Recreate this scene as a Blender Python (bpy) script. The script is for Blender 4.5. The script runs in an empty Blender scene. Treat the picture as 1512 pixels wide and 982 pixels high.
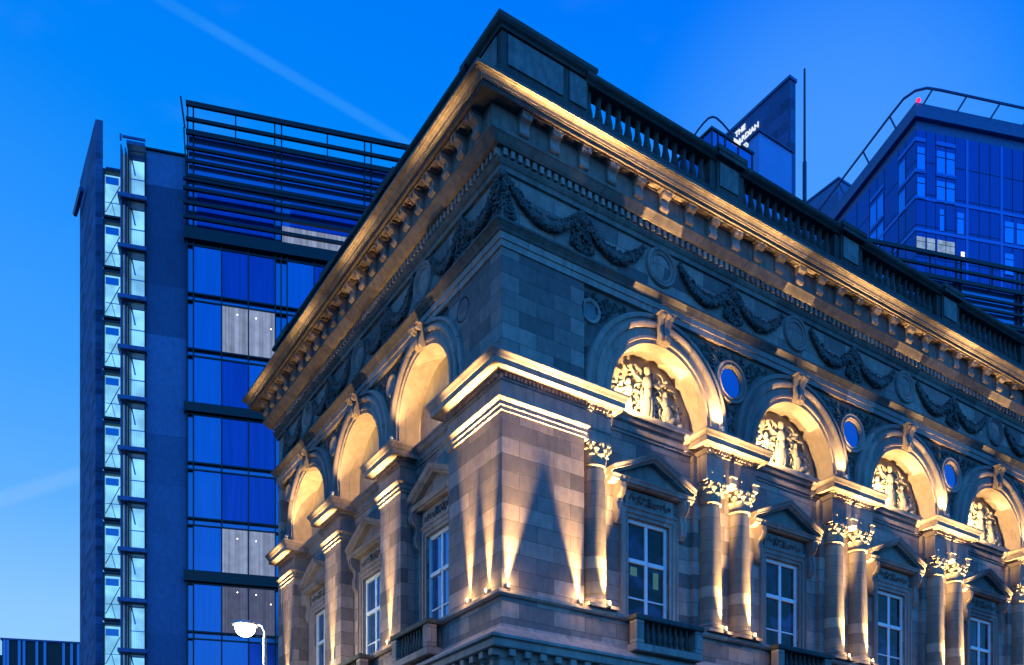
import bpy, bmesh, math, random
from math import sin, cos, pi, radians, sqrt, atan2
from mathutils import Vector, Matrix

# ------------------------------------------------------------------ camera
F, PX, HY = 1380.0, 756.0, 1323.0
CAM = Vector((-11.15, -17.5, 1.7))
TH = math.atan(2114 / 1380)
FWD = Vector((cos(TH), sin(TH), 0)); RGT = Vector((sin(TH), -cos(TH), 0))
sc = bpy.context.scene
col = sc.collection
cd = bpy.data.cameras.new('camera'); cam = bpy.data.objects.new('camera', cd); col.objects.link(cam)
cam.location = CAM; cam.rotation_euler = (pi / 2, 0, atan2(FWD.y, FWD.x) - pi / 2)
cd.sensor_width = 36; cd.lens = F / 1512 * 36; cd.shift_y = (HY - 491) / 1512
cd.clip_start = .1; cd.clip_end = 3000
sc.camera = cam
sc.view_settings.view_transform = 'Standard'; sc.view_settings.look = 'None'
sc.view_settings.exposure = 0; sc.view_settings.gamma = 1
sc.render.engine = 'CYCLES'
sc.cycles.use_denoising = True
sc.cycles.max_bounces = 6; sc.cycles.diffuse_bounces = 3; sc.cycles.glossy_bounces = 3
sc.cycles.sample_clamp_indirect = 4
sc.cycles.caustics_reflective = False; sc.cycles.caustics_refractive = False


def W(px, dep, z=0):
    lat = (px - PX) / F * dep
    p = CAM + FWD * dep + RGT * lat
    return Vector((p.x, p.y, z))


def ZP(py, dep):
    return CAM.z + (HY - py) / F * dep


# ------------------------------------------------------------------ node helper
class N:
    def __init__(s, tree): s.t = tree; s.n = tree.nodes; s.l = tree.links
    def add(s, typ, **kw):
        nd = s.n.new(typ)
        for k, v in kw.items():
            if k == 'inp':
                for i, x in v.items():
                    if isinstance(x, bpy.types.NodeSocket): s.l.new(x, nd.inputs[i])
                    else: nd.inputs[i].default_value = x
            else: setattr(nd, k, v)
        return nd
    def math(s, op, a, b=0, clamp=False):
        return s.add('ShaderNodeMath', operation=op, use_clamp=clamp, inp={0: a, 1: b}).outputs[0]
    def vmath(s, op, a, b=(0, 0, 0)):
        n = s.add('ShaderNodeVectorMath', operation=op, inp={0: a, 1: b})
        return n.outputs['Value'] if op == 'DOT_PRODUCT' else n.outputs[0]
    def mix(s, f, a, b, bt='MIX'):
        n = s.add('ShaderNodeMix', data_type='RGBA', blend_type=bt)
        for i, x in ((0, f), (6, a), (7, b)):
            if isinstance(x, bpy.types.NodeSocket): s.l.new(x, n.inputs[i])
            else: n.inputs[i].default_value = x if i == 0 else (*x[:3], 1)
        return n.outputs[2]
    def ramp(s, f, stops, interp='LINEAR'):
        n = s.add('ShaderNodeValToRGB', inp={0: f}); r = n.color_ramp; r.interpolation = interp
        while len(r.elements) < len(stops): r.elements.new(.5)
        for e, (p, c) in zip(r.elements, stops):
            e.position = p; e.color = (*c, 1) if len(c) == 3 else c
        return n.outputs[0]
    def maprange(s, v, a, b, c, d, smooth=True):
        return s.add('ShaderNodeMapRange', interpolation_type='SMOOTHSTEP' if smooth else 'LINEAR',
                     inp={0: v, 1: a, 2: b, 3: c, 4: d}).outputs[0]


# ------------------------------------------------------------------ world: dusk sky
SKY_GAIN = 1.0
world = bpy.data.worlds.new('World'); sc.world = world; world.use_nodes = True
w = N(world.node_tree); w.n.clear()
D = w.add('ShaderNodeTexCoord').outputs['Generated']
sep = w.add('ShaderNodeSeparateXYZ', inp={0: D})
base = w.ramp(sep.outputs['Z'], [(0, (.10, .42, 1)), (.25, (.06, .38, 1)), (.42, (.012, .31, 1)), (.55, (0, .265, 1)),
                                 (.64, (0, .21, 1)), (.72, (0, .17, .96)), (1, (.01, .22, 1.0))])
# afterglow low in the north west
west = w.ramp(sep.outputs['Z'], [(0, (.45, .76, 1)), (.2, (.33, .66, 1)), (.27, (.26, .59, 1)), (.36, (.10, .43, 1)), (.46, (.025, .33, 1)), (.55, (0, .27, 1)), (1, (0, .10, .75))])


def pdir(px, py):
    d = FWD + RGT * ((px - PX) / F) + Vector((0, 0, (HY - py) / F))
    return d.normalized()


base = w.mix(w.maprange(w.vmath('DOT_PRODUCT', D, pdir(-200, 1323)), .45, .86, 0, 1), base, west)
glow = w.maprange(w.vmath('DOT_PRODUCT', D, pdir(1222, 320)), .982, 1.002, 0, .5)
base = w.mix(glow, base, (.13, .42, 1))
glow2 = w.maprange(w.vmath('DOT_PRODUCT', D, pdir(-60, 600)), .96, 1.0, 0, .15)
base = w.mix(glow2, base, (.20, .50, 1))
# faint wisps
nz = w.add('ShaderNodeTexNoise', inp={'Vector': w.vmath('MULTIPLY', D, (3.2, 3.2, 8)), 'Scale': 1.6, 'Detail': 5.0, 'Roughness': .55})
wf = w.maprange(nz.outputs[0], .55, .8, 0, .07)
base = w.mix(wf, base, (.35, .62, 1))


def streak(base, a, b, wid, amt, fade0, fade1, colr):
    d1, d2 = pdir(*a), pdir(*b)
    n = d1.cross(d2).normalized(); m = (d2 - d1).normalized()
    off = w.math('ABSOLUTE', w.vmath('DOT_PRODUCT', D, n))
    f = w.maprange(off, wid, wid * .25, 0, 1)
    along = w.vmath('DOT_PRODUCT', w.vmath('SUBTRACT', D, d1), m)
    L = (d2 - d1).dot(m)
    g = w.maprange(along, fade0 * L, fade1 * L, 0, 1)
    h = w.maprange(along, 1.0 * L, 1.22 * L, 1, 0)
    k = w.add('ShaderNodeTexNoise', inp={'Vector': D, 'Scale': 30.0, 'Detail': 3.0}).outputs[0]
    f = w.math('MULTIPLY', w.math('MULTIPLY', f, w.math('MULTIPLY', g, h)), w.math('MULTIPLY', w.maprange(k, .2, .7, .6, 1), amt))
    return w.mix(f, base, colr)


base = streak(base, (240, 0), (590, 205), .0052, .18, -.3, .25, (.10, .50, 1))
base = streak(base, (-40, 750), (110, 703), .009, .22, -.5, .0, (.36, .62, 1))
# unseen sky behind the camera, brightened to add light on the walls
back_gain = w.maprange(w.vmath('DOT_PRODUCT', D, Vector((-.3, .954, 0))), -.75, .1, 1.6, 1)
base = w.mix(1.0, base, w.add('ShaderNodeCombineColor', inp={0: back_gain, 1: back_gain, 2: back_gain}).outputs[0], 'MULTIPLY')
low = w.maprange(sep.outputs['Z'], -.06, .0, .05, 1)
base = w.mix(1.0, base, w.add('ShaderNodeCombineColor', inp={0: low, 1: low, 2: low}).outputs[0], 'MULTIPLY')
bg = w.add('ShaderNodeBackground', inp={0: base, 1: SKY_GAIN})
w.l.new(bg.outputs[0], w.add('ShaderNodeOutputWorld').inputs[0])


# ------------------------------------------------------------------ materials
def mat(name):
    m = bpy.data.materials.new(name); m.use_nodes = True
    n = N(m.node_tree); n.n.clear()
    out = n.add('ShaderNodeOutputMaterial')
    b = n.add('ShaderNodeBsdfPrincipled'); n.l.new(b.outputs[0], out.inputs[0])
    return m, n, b


def stone(name, c1, c2, dirt=.5, joints=True, rough=.85, jd=.34, bump=.6, bw=.95, rh=.365):
    m, n, b = mat(name)
    P = n.add('ShaderNodeNewGeometry').outputs['Position']
    s = n.add('ShaderNodeSeparateXYZ', inp={0: P})
    u = n.math('ADD', s.outputs[0], s.outputs[1])
    wob = n.add('ShaderNodeTexNoise', inp={'Vector': P, 'Scale': 5.0, 'Detail': 3.0}).outputs[0]
    zz = n.math('ADD', s.outputs[2], n.math('MULTIPLY', wob, .014))
    uv = n.add('ShaderNodeCombineXYZ', inp={0: u, 1: n.math('ADD', zz, .115)}).outputs[0]
    big = n.add('ShaderNodeTexNoise', inp={'Vector': n.vmath('MULTIPLY', P, (1, 1, .45)), 'Scale': .9, 'Detail': 6.0, 'Roughness': .65}).outputs[0]
    fine = n.add('ShaderNodeTexNoise', inp={'Vector': P, 'Scale': 28.0, 'Detail': 5.0, 'Roughness': .7}).outputs[0]
    mid = n.add('ShaderNodeTexNoise', inp={'Vector': n.vmath('MULTIPLY', P, (1, 1, .6)), 'Scale': 6.0, 'Detail': 4.0}).outputs[0]
    c = n.mix(n.maprange(mid, .3, .7, 0, 1), c1, c2)
    h = n.math('MULTIPLY', fine, .35)
    if joints:
        br = n.add('ShaderNodeTexBrick', offset=.5, squash=1.0, inp={'Vector': uv, 'Color1': (1.28, 1.22, 1.15, 1), 'Color2': (.44, .44, .47, 1),
                   'Mortar': (jd, jd, jd, 1), 'Scale': 1.0, 'Mortar Size': .0075, 'Mortar Smooth': .25, 'Bias': 0.0,
                   'Brick Width': bw, 'Row Height': rh})
        c = n.mix(1.0, c, br.outputs['Color'], 'MULTIPLY')
        h = n.math('SUBTRACT', h, n.math('MULTIPLY', br.outputs['Fac'], 1.0))
    df = n.maprange(big, .48, .78, 0, dirt)
    c = n.mix(df, c, (.055, .05, .05))
    st = n.add('ShaderNodeTexNoise', inp={'Vector': n.vmath('MULTIPLY', P, (5, 5, .35)), 'Scale': 1.3, 'Detail': 4.0}).outputs[0]
    c = n.mix(n.maprange(st, .55, .75, 0, dirt * .7), c, (.09, .085, .08))
    bp = n.add('ShaderNodeBump', inp={'Strength': bump, 'Distance': .02, 'Height': h}).outputs[0]
    for k, v in (('Base Color', c), ('Normal', bp)): n.l.new(v, b.inputs[k])
    b.inputs['Roughness'].default_value = rough
    return m


def plain(name, c, rough=.5, metal=0, noise=.25, scale=6.0, bump=0):
    m, n, b = mat(name)
    P = n.add('ShaderNodeNewGeometry').outputs['Position']
    t = n.add('ShaderNodeTexNoise', inp={'Vector': P, 'Scale': scale, 'Detail': 5.0}).outputs[0]
    cc = n.mix(n.maprange(t, .3, .7, 0, 1), [x * (1 - noise) for x in c], [min(1, x * (1 + noise)) for x in c])
    n.l.new(cc, b.inputs['Base Color'])
    b.inputs['Roughness'].default_value = rough; b.inputs['Metallic'].default_value = metal
    if bump:
        n.l.new(n.add('ShaderNodeBump', inp={'Strength': bump, 'Distance': .02, 'Height': t}).outputs[0], b.inputs['Normal'])
    return m


def emit(name, c, strength, pattern=None):
    m, n, b = mat(name)
    n.n.remove(b)
    e = n.add('ShaderNodeEmission', inp={0: (*c, 1), 1: strength})
    P = n.add('ShaderNodeNewGeometry').outputs['Position']
    if pattern == 'curtain':
        wv = n.add('ShaderNodeTexNoise', inp={'Vector': n.vmath('MULTIPLY', P, (9, 9, .12)), 'Scale': 1.0, 'Detail': 3.0}).outputs[0]
        w2 = n.add('ShaderNodeTexNoise', inp={'Vector': P, 'Scale': 2.2, 'Detail': 3.0}).outputs[0]
        f = n.math('MULTIPLY', n.maprange(wv, .3, .7, .66, 1.12), n.maprange(w2, .25, .75, .85, 1.12))
        n.l.new(n.math('MULTIPLY', f, strength), e.inputs[1])
    if pattern == 'room':
        s = n.add('ShaderNodeSeparateXYZ', inp={0: P})
        w2 = n.add('ShaderNodeTexNoise', inp={'Vector': P, 'Scale': 1.1, 'Detail': 2.0}).outputs[0]
        n.l.new(n.math('MULTIPLY', n.maprange(w2, .3, .7, .7, 1.2), strength), e.inputs[1])
    n.l.new(e.outputs[0], n.n['Material Output'].inputs[0])
    return m


def glass(name, c, rough=.04, metal=0.0, spec=.5, tint=None, vary=.0):
    m, n, b = mat(name)
    b.inputs['Base Color'].default_value = (*c, 1)
    if vary:
        P = n.add('ShaderNodeNewGeometry').outputs['Position']
        t = n.add('ShaderNodeTexNoise', inp={'Vector': n.vmath('MULTIPLY', P, (7, 7, .25)), 'Scale': 1.0, 'Detail': 3.0}).outputs[0]
        n.l.new(n.mix(n.maprange(t, .3, .7, 0, 1), [x * (1 - vary) for x in c], [x * (1 + vary) for x in c]), b.inputs['Base Color'])
        nn = n.add('ShaderNodeTexNoise', inp={'Vector': P, 'Scale': .35, 'Detail': 1.0}).outputs[0]
        n.l.new(n.add('ShaderNodeBump', inp={'Strength': .14, 'Distance': .4, 'Height': nn}).outputs[0], b.inputs['Normal'])
    b.inputs['Roughness'].default_value = rough; b.inputs['Metallic'].default_value = metal
    b.inputs['Specular IOR Level'].default_value = spec
    if tint: b.inputs['Specular Tint'].default_value = (*tint, 1)
    return m


M = {}
M['stone'] = stone('sandstone', (.42, .315, .275), (.325, .245, .215), .42)
M['smooth'] = stone('sandstone_mould', (.42, .315, .275), (.335, .255, .22), .55, joints=True, bw=1.25, rh=40, jd=.4, bump=.3)
M['shaft'] = stone('sandstone_shaft', (.41, .32, .24), (.34, .265, .20), .3, joints=True, bw=50, rh=.30, jd=.42, bump=.6)
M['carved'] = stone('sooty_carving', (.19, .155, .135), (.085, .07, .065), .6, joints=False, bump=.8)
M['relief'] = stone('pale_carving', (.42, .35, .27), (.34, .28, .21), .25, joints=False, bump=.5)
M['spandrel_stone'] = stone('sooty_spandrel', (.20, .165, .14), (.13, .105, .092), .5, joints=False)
M['cornice_stone'] = stone('weathered_cornice_stone', (.27, .21, .175), (.18, .14, .12), .5, bw=1.6, rh=40, jd=.35, bump=.4)
M['ledge'] = stone('dark_ledge_stone', (.17, .135, .115), (.10, .085, .075), .5, bw=1.25, rh=40, jd=.5)
M['soot'] = stone('sooty_stone', (.085, .085, .08), (.05, .052, .052), .6, joints=True, bw=1.4, rh=40, jd=.5)
M['panel'] = stone('grey_green_panel', (.24, .26, .25), (.15, .17, .165), .4, joints=False)
M['roofdark'] = plain('roof_lead', (.05, .052, .055), .6)
M['frame'] = plain('white_window_paint', (.80, .82, .84), .4, noise=.06)
M['wglass'] = glass('window_glass', (.004, .006, .010), .03, spec=.2)
_m, _n, _b = mat('window_glass_reflection_patches')
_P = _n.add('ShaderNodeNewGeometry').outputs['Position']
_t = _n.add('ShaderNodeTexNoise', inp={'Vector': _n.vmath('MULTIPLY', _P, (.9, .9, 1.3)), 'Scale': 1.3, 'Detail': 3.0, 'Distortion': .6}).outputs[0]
_f = _n.maprange(_t, .42, .75, 0, .36)  # patches of bluish sky reflection mixed into the glass colour
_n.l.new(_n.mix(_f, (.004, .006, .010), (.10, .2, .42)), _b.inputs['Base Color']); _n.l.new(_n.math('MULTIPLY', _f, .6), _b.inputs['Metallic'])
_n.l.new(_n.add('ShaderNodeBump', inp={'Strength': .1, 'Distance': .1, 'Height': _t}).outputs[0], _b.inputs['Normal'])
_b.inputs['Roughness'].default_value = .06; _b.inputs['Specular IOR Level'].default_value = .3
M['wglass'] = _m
M['sideglass'] = glass('coated_window_glass', (.10, .24, .50), .05, .75, .6, vary=.05)
M['blue_slate'] = glass('oculus_glass', (.05, .15, .38), .2, .9, .6)
M['paper'] = emit('lit_notice', (.22, .70, .78), .2)
M['metal'] = plain('lamp_housing', (.45, .46, .48), .35, .4, noise=.1)
M['darkmetal'] = plain('dark_metal', (.02, .022, .028), .45, .5)
M['lens'] = emit('lamp_lens', (1.0, .82, .55), 9)


# ------------------------------------------------------------------ mesh helpers
class MB:
    def __init__(s, T=None):
        s.v = []; s.f = []; s.T = T
    def add(s, vs, fs):
        o = len(s.v)
        s.v += [tuple(s.T(*p)) if s.T else tuple(p) for p in vs]
        s.f += [tuple(i + o for i in f) for f in fs]
    def box(s, a, b):
        (x0, y0, z0), (x1, y1, z1) = a, b
        s.add([(x0, y0, z0), (x1, y0, z0), (x1, y1, z0), (x0, y1, z0), (x0, y0, z1), (x1, y0, z1), (x1, y1, z1), (x0, y1, z1)],
              [(0, 1, 2, 3), (4, 5, 6, 7), (0, 1, 5, 4), (1, 2, 6, 5), (2, 3, 7, 6), (3, 0, 4, 7)])
    def cbox(s, a, b, c=.012):
        """box with chamfered edges"""
        lo = [min(a[i], b[i]) for i in range(3)]; hi = [max(a[i], b[i]) for i in range(3)]
        bm = bmesh.new(); bmesh.ops.create_cube(bm, size=1)
        for v in bm.verts: v.co = Vector([lo[i] + (v.co[i] + .5) * (hi[i] - lo[i]) for i in range(3)])
        c = min(c, min(hi[i] - lo[i] for i in range(3)) * .3)
        bmesh.ops.bevel(bm, geom=bm.edges[:], offset=c, segments=1, affect='EDGES', profile=.5)
        s.bm(bm)
    def bm(s, bm, mtx=None):
        bm.verts.index_update()
        s.add([(mtx @ v.co if mtx else v.co)[:] for v in bm.verts], [[v.index for v in f.verts] for f in bm.faces]); bm.free()
    def extrude(s, poly, axis, a, b):
        """poly 2D (i,j) extruded along axis; axis 0: poly=(y,z), 1: poly=(x,z), 2: poly=(x,y)"""
        def mk(p, t):
            return (t, p[0], p[1]) if axis == 0 else (p[0], t, p[1]) if axis == 1 else (p[0], p[1], t)
        n = len(poly)
        s.add([mk(p, a) for p in poly] + [mk(p, b) for p in poly],
              [tuple(range(n)), tuple(range(2 * n - 1, n - 1, -1))] + [(i, (i + 1) % n, n + (i + 1) % n, n + i) for i in range(n)])
    def lathe(s, prof, c=(0, 0), n=24, a0=0, a1=2 * pi):
        full = abs(a1 - a0 - 2 * pi) < 1e-6; m = n if full else n + 1
        vs = []
        for k in range(m):
            a = a0 + (a1 - a0) * k / n
            vs += [(c[0] + r * cos(a), c[1] + r * sin(a), z) for r, z in prof]
        L = len(prof); fs = []
        for k in range(n):
            k2 = (k + 1) % m
            for i in range(L - 1): fs.append((k * L + i, k2 * L + i, k2 * L + i + 1, k * L + i + 1))
        s.add(vs, fs)
    def tube(s, pts, r, n=8, cap=True):
        pts = [Vector(p) for p in pts]; rs = r if isinstance(r, (list, tuple)) else [r] * len(pts)
        vs = []; up = Vector((0, 0, 1))
        t0 = (pts[1] - pts[0]).normalized()
        ref = up if abs(t0.z) < .9 else Vector((1, 0, 0))
        a = t0.cross(ref).normalized()
        for i, p in enumerate(pts):
            t = (pts[min(i + 1, len(pts) - 1)] - pts[max(i - 1, 0)]).normalized()
            a = (a - t * a.dot(t)).normalized(); b = t.cross(a)
            vs += [(p + (a * cos(2 * pi * k / n) + b * sin(2 * pi * k / n)) * rs[i])[:] for k in range(n)]
        fs = [(i * n + k, i * n + (k + 1) % n, (i + 1) * n + (k + 1) % n, (i + 1) * n + k) for i in range(len(pts) - 1) for k in range(n)]
        if cap: fs += [tuple(range(n)), tuple(range((len(pts) - 1) * n, len(pts) * n))]
        s.add(vs, fs)
    def blob(s, c, r, sub=1, axis=None, rng=None):
        bm = bmesh.new(); bmesh.ops.create_icosphere(bm, subdivisions=sub, radius=1)
        r = (r, r, r) if not isinstance(r, (tuple, list)) else r
        m = Matrix.Diagonal((*r, 1))
        if axis is not None:
            m = Vector((0, 0, 1)).rotation_difference(Vector(axis).normalized()).to_matrix().to_4x4() @ m
        m = Matrix.Translation(c) @ m
        if rng:
            for v in bm.verts: v.co *= rng.uniform(.8, 1.2)
        s.bm(bm, m)
    def sweep(s, path, prof, scale=None, FL=1):
        """path: plan points; prof: list of (p, z), p = outward offset to the left... normal = right-hand of direction"""
        segs = []
        for i in range(len(path) - 1):
            d = Vector(path[i + 1]) - Vector(path[i]); d = Vector((d[0], d[1])).normalized()
            n = Vector((-d.y, d.x)) * FL; segs.append((Vector(path[i]), d, n, scale(n) if scale else 1))
        rows = []
        for p, z in prof:
            row = []
            for i in range(len(path)):
                if i == 0: q = segs[0][0] + segs[0][2] * p * segs[0][3]
                elif i == len(path) - 1: q = Vector(path[-1]) + segs[-1][2] * p * segs[-1][3]
                else:
                    a, b = segs[i - 1], segs[i]
                    p1 = a[0] + a[2] * p * a[3]; p2 = b[0] + b[2] * p * b[3]
                    cr = a[1].x * b[1].y - a[1].y * b[1].x
                    if abs(cr) < 1e-6: q = p2
                    else:
                        t = ((p2.x - p1.x) * b[1].y - (p2.y - p1.y) * b[1].x) / cr
                        q = p1 + a[1] * t
                row.append((q.x, q.y, z))
            rows.append(row)
        n = len(path); L = len(prof)
        vs = [p for r in rows for p in r]
        fs = [(j * n + i, j * n + i + 1, (j + 1) * n + i + 1, (j + 1) * n + i) for j in range(L - 1) for i in range(n - 1)]
        s.add(vs, fs)
    def build(s, name, m, parent=None, smooth=False, angle=35, recalc=True):
        me = bpy.data.meshes.new(name); me.from_pydata(s.v, [], s.f); me.validate()
        bm = bmesh.new(); bm.from_mesh(me)
        if recalc: bmesh.ops.recalc_face_normals(bm, faces=bm.faces)
        bm.to_mesh(me); bm.free()
        if smooth:
            for p in me.polygons: p.use_smooth = True
            me.set_sharp_from_angle(angle=radians(angle))
        me.materials.append(M[m] if isinstance(m, str) else m)
        o = bpy.data.objects.new(name, me); col.objects.link(o)
        if parent: o.parent = parent
        return o


def tag(o, label, cat, group=None, kind=None):
    o['label'] = label; o['category'] = cat
    if group: o['group'] = group
    if kind: o['kind'] = kind
    return o


def empty(name, loc=(0, 0, 0), rz=0):
    o = bpy.data.objects.new(name, None); col.objects.link(o); o.location = loc; o.rotation_euler = (0, 0, rz)
    o.empty_display_size = .3
    return o


def cp(o, off, parent=None):
    """copy an object with its children, moved by off (children follow)"""
    c = o.copy(); col.objects.link(c)
    c.parent = parent if parent is not None else o.parent
    c.location = Vector(o.location) + Vector(off)
    for ch in list(o.children): cp(ch, (0, 0, 0), c)
    return c


TR = lambda s, d, z: (s, -d, z)       # right (street) face: s along +X, d outwards
TL = lambda s, d, z: (-d, s, z)       # left (side) face: s along +Y
SL = 1.35                             # mouldings on the side face stand a little prouder
scl = lambda n: SL if n.x < -.5 else 1.0

# ------------------------------------------------------------------ ground and streets
g = MB(); g.box((-900, -900, -.5), (900, 900, 0))
go = g.build('ground', plain('asphalt', (.045, .045, .048), .7, noise=.3, scale=3, bump=.2)); go['kind'] = 'structure'
pv = MB(); pv.box((-2.6, -3.2, 0.004), (30, 15.5, .13))
po = pv.build('pavement', stone('paving_flags', (.22, .2, .18), (.18, .17, .16), .4, bw=.7, rh=.45)); po['kind'] = 'structure'

# ------------------------------------------------------------------ THE STONE HALL
hall = empty('stone_hall', (0, 0, 0))
tag(hall, 'floodlit old sandstone hall with arched bays, carved frieze and balustraded roof on street corner', 'hall')
XE, YE = 29.7, 14.65
RC = [4.7 + 5 * k for k in range(5)]           # arch centres, street face
RP = [7.2 + 5 * k for k in range(5)]           # column pair centres
LC = [3.7, 7.72, 11.74]                        # arch centres, side face
LP = [5.66, 9.72, 13.76]                       # pilaster centres, side face
PB = .45                                       # recess of the bay wall

# body below
b = MB(); b.box((0, 0, 0), (XE, YE, 6.7)); b.build('ground_storey', 'stone', hall)
b = MB()
b.box((0, 0, 6.7), (2.3, 2.4, 16.15))                                     # corner pier right up to the string course
b.build('corner_pier', 'stone', hall)
b = MB(); b.box((.02, .02, 6.7), (XE, YE, 8.40)); b.build('pedestal_course', 'stone', hall)
# bay walls with window openings
b = MB()
WW, WZ0, WZ1 = .69, 8.45, 11.17


def baywall(b, T, cs, s0, s1):
    b.T = T
    x = s0
    for c in cs:
        b.box((x, -PB - .6, 8.4), (c - WW, -PB, 13.2))
        b.box((c - WW, -PB - .6, WZ1), (c + WW, -PB, 13.2))
        x = c + WW
    b.box((x, -PB - .6, 8.4), (s1, -PB, 13.2))


baywall(b, TR, RC, 2.3, XE)
b.build('bay_wall', 'stone', hall)
b = MB(); baywall(b, TL, LC, 2.4, YE); b.build('bay_wall', 'stone', hall)
# core of the building, dark inside
b = MB(); b.box((1.5, 1.5, 8.4), (XE - .3, YE - .3, 19.2)); b.build('interior_core', plain('dark_interior', (.01, .01, .012), .9), hall)
b = MB(); b.box((-.02, YE - .3, 6.7), (XE, YE, 16.15)); b.build('end_wall', 'stone', hall)
b = MB(); b.box((.1, .1, 19.25), (XE, YE, 19.4)); b.build('roof', 'roofdark', hall)

PATH = [(XE, 0), (0, 0), (0, YE), (3, YE)]
IN = lambda p: p


def hsweep(prof, name, m, path=PATH):
    b = MB(); b.sweep(path, prof, scl); return b.build(name, m, hall)


# lower cornice, base mouldings, ledge under the columns
hsweep([(.0, 8.38), (.05, 8.38), (.09, 8.43), (.09, 8.50), (.05, 8.52), (-.5, 8.525)], 'column_ledge', 'smooth')
lc = hsweep([(-.1, 7.77), (.03, 7.75), (.05, 7.68), (.12, 7.62), (.30, 7.46), (.34, 7.42), (.34, 7.36), (.28, 7.33), (.28, 7.18), (.26, 7.16), (.10, 7.16),
             (.10, 6.98), (.06, 6.94), (.06, 6.80), (-.1, 6.78)], 'lower_cornice', 'smooth')
for T, n, q in ((TR, 26, 0), (TL, 24, 1)):
    for nm, x0, x1, d0, d1, z0, z1 in (('block_modillion', 0, .17, .09, .24 + .08 * q, 7.0, 7.155), ('small_block', .21, .36, .05, .13 + .04 * q, 6.83, 6.96)):
        b = MB(T); b.cbox((x0, d0, z0), (x1, d1, z1), .01); o = b.build(nm, 'smooth', lc)
        o.location = T(.06 - .18 * q, 0, 0)
        for k in range(1, n): cp(o, Vector(T(.42 * k, 0, 0)))

# upper wall: spandrels ------------------------------------------------------
ZS_R, R0_R = 13.80, 1.60
ZS_L, R0_L = 14.27, 1.37


def archz(s, r, zs, z0):
    return zs + sqrt(max(0, r * r - s * s)) if abs(s) < r else z0


def spandrel(T, half0, half1, r, zs, name='spandrel_panel'):
    b = MB(T); z0 = 13.55
    ss = sorted(set([-half0, half1] + [-r + .0005, r - .0005, -r, r] + [r * cos(pi * k / 40) for k in range(1, 40)]))
    ss = [s for s in ss if -half0 <= s <= half1]
    for a, c in zip(ss[:-1], ss[1:]):
        za, zc = archz(a, r, zs, z0), archz(c, r, zs, z0)
        b.add([(a, -.06, za), (c, -.06, zc), (c, -.06, 16.15), (a, -.06, 16.15)], [(0, 1, 2, 3)])
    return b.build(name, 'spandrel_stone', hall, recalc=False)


def archivolt(T, r0, k, zs, z0, name='arch'):
    """moulded ring + soffit; k scales ring width"""
    b = MB(T)
    prof = [(0, -.80), (0, .02), (.10, .02), (.11, .055), (.17, .06), (.19, .02), (.36, .02), (.38, .07), (.44, .10), (.50, .10), (.52, .03),
            (.56, -.005), (.60, .0), (.62, .05), (.70, .06), (.735, .02), (.75, -.06)]
    n = 48; pts = []
    for i in range(n + 1):
        pts.append(('a', pi * i / n))
    vs = []; L = len(prof)
    seq = []
    if z0 < zs - .05: seq.append((1, z0))
    seq += [(None, pi * i / n) for i in range(n + 1)]
    if z0 < zs - .05: seq.append((-1, z0))
    for q in seq:
        for pr, d in prof:
            r = r0 + pr * k
            if q[0] is None: vs.append((r * cos(q[1]), d, zs + r * sin(q[1])))
            else: vs.append((q[0] * r, d, q[1]))
    fs = [(i * L + j, (i + 1) * L + j, (i + 1) * L + j + 1, i * L + j + 1) for i in range(len(seq) - 1) for j in range(L - 1)]
    b.add(vs, fs)
    return b.build(name, 'smooth', hall, smooth=True, angle=28)


def keystone(T, zb, zt, parent):
    b = MB(T)
    # scrolled console keystone, fluted front
    for i in range(3):
        x0 = -.15 + .105 * i
        pr = [(.03, zb), (.10, zb - .04), (.20, zb + .02), (.23, zb + .12), (.18, zb + .24), (.17, zb + .36), (.24, zt - .12), (.31, zt - .06), (.30, zt), (.0, zt), (-.05, zb)]
        sc_ = 1.0 if i != 1 else 1.12
        pp = [(d * sc_, z) for d, z in pr]
        n = len(pp)
        f0 = lambda z: 1 + .35 * (z - zb) / (zt - zb)
        vs = [(x0 * f0(z), d, z) for d, z in pp] + [((x0 + .085) * f0(z), d, z) for d, z in pp]
        b.add(vs, [tuple(range(n)), tuple(range(2 * n - 1, n - 1, -1))] + [(j, (j + 1) % n, n + (j + 1) % n, n + j) for j in range(n)])
    b.box((-.13, -.02, zb), (.13, .14, zt - .02))
    b.cbox((-.25, -.02, zt), (.25, .33, zt + .035), .01)
    return b.build('keystone', 'smooth', parent)


def place(protos, offs, axis, base):
    for o in protos:
        for c in offs:
            v = Vector((0, 0, 0)); v[axis] = c - base
            cp(o, v)


# --- one bay of each face is built at its first centre, then copied
def shift(T, c): return lambda s, d, z: T(s + c, d, z)


def at(o, T, c):
    """mesh built around s=0; moves the object to s=c"""
    o.location = T(c, 0, 0); return o


rng = random.Random(4)


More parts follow.
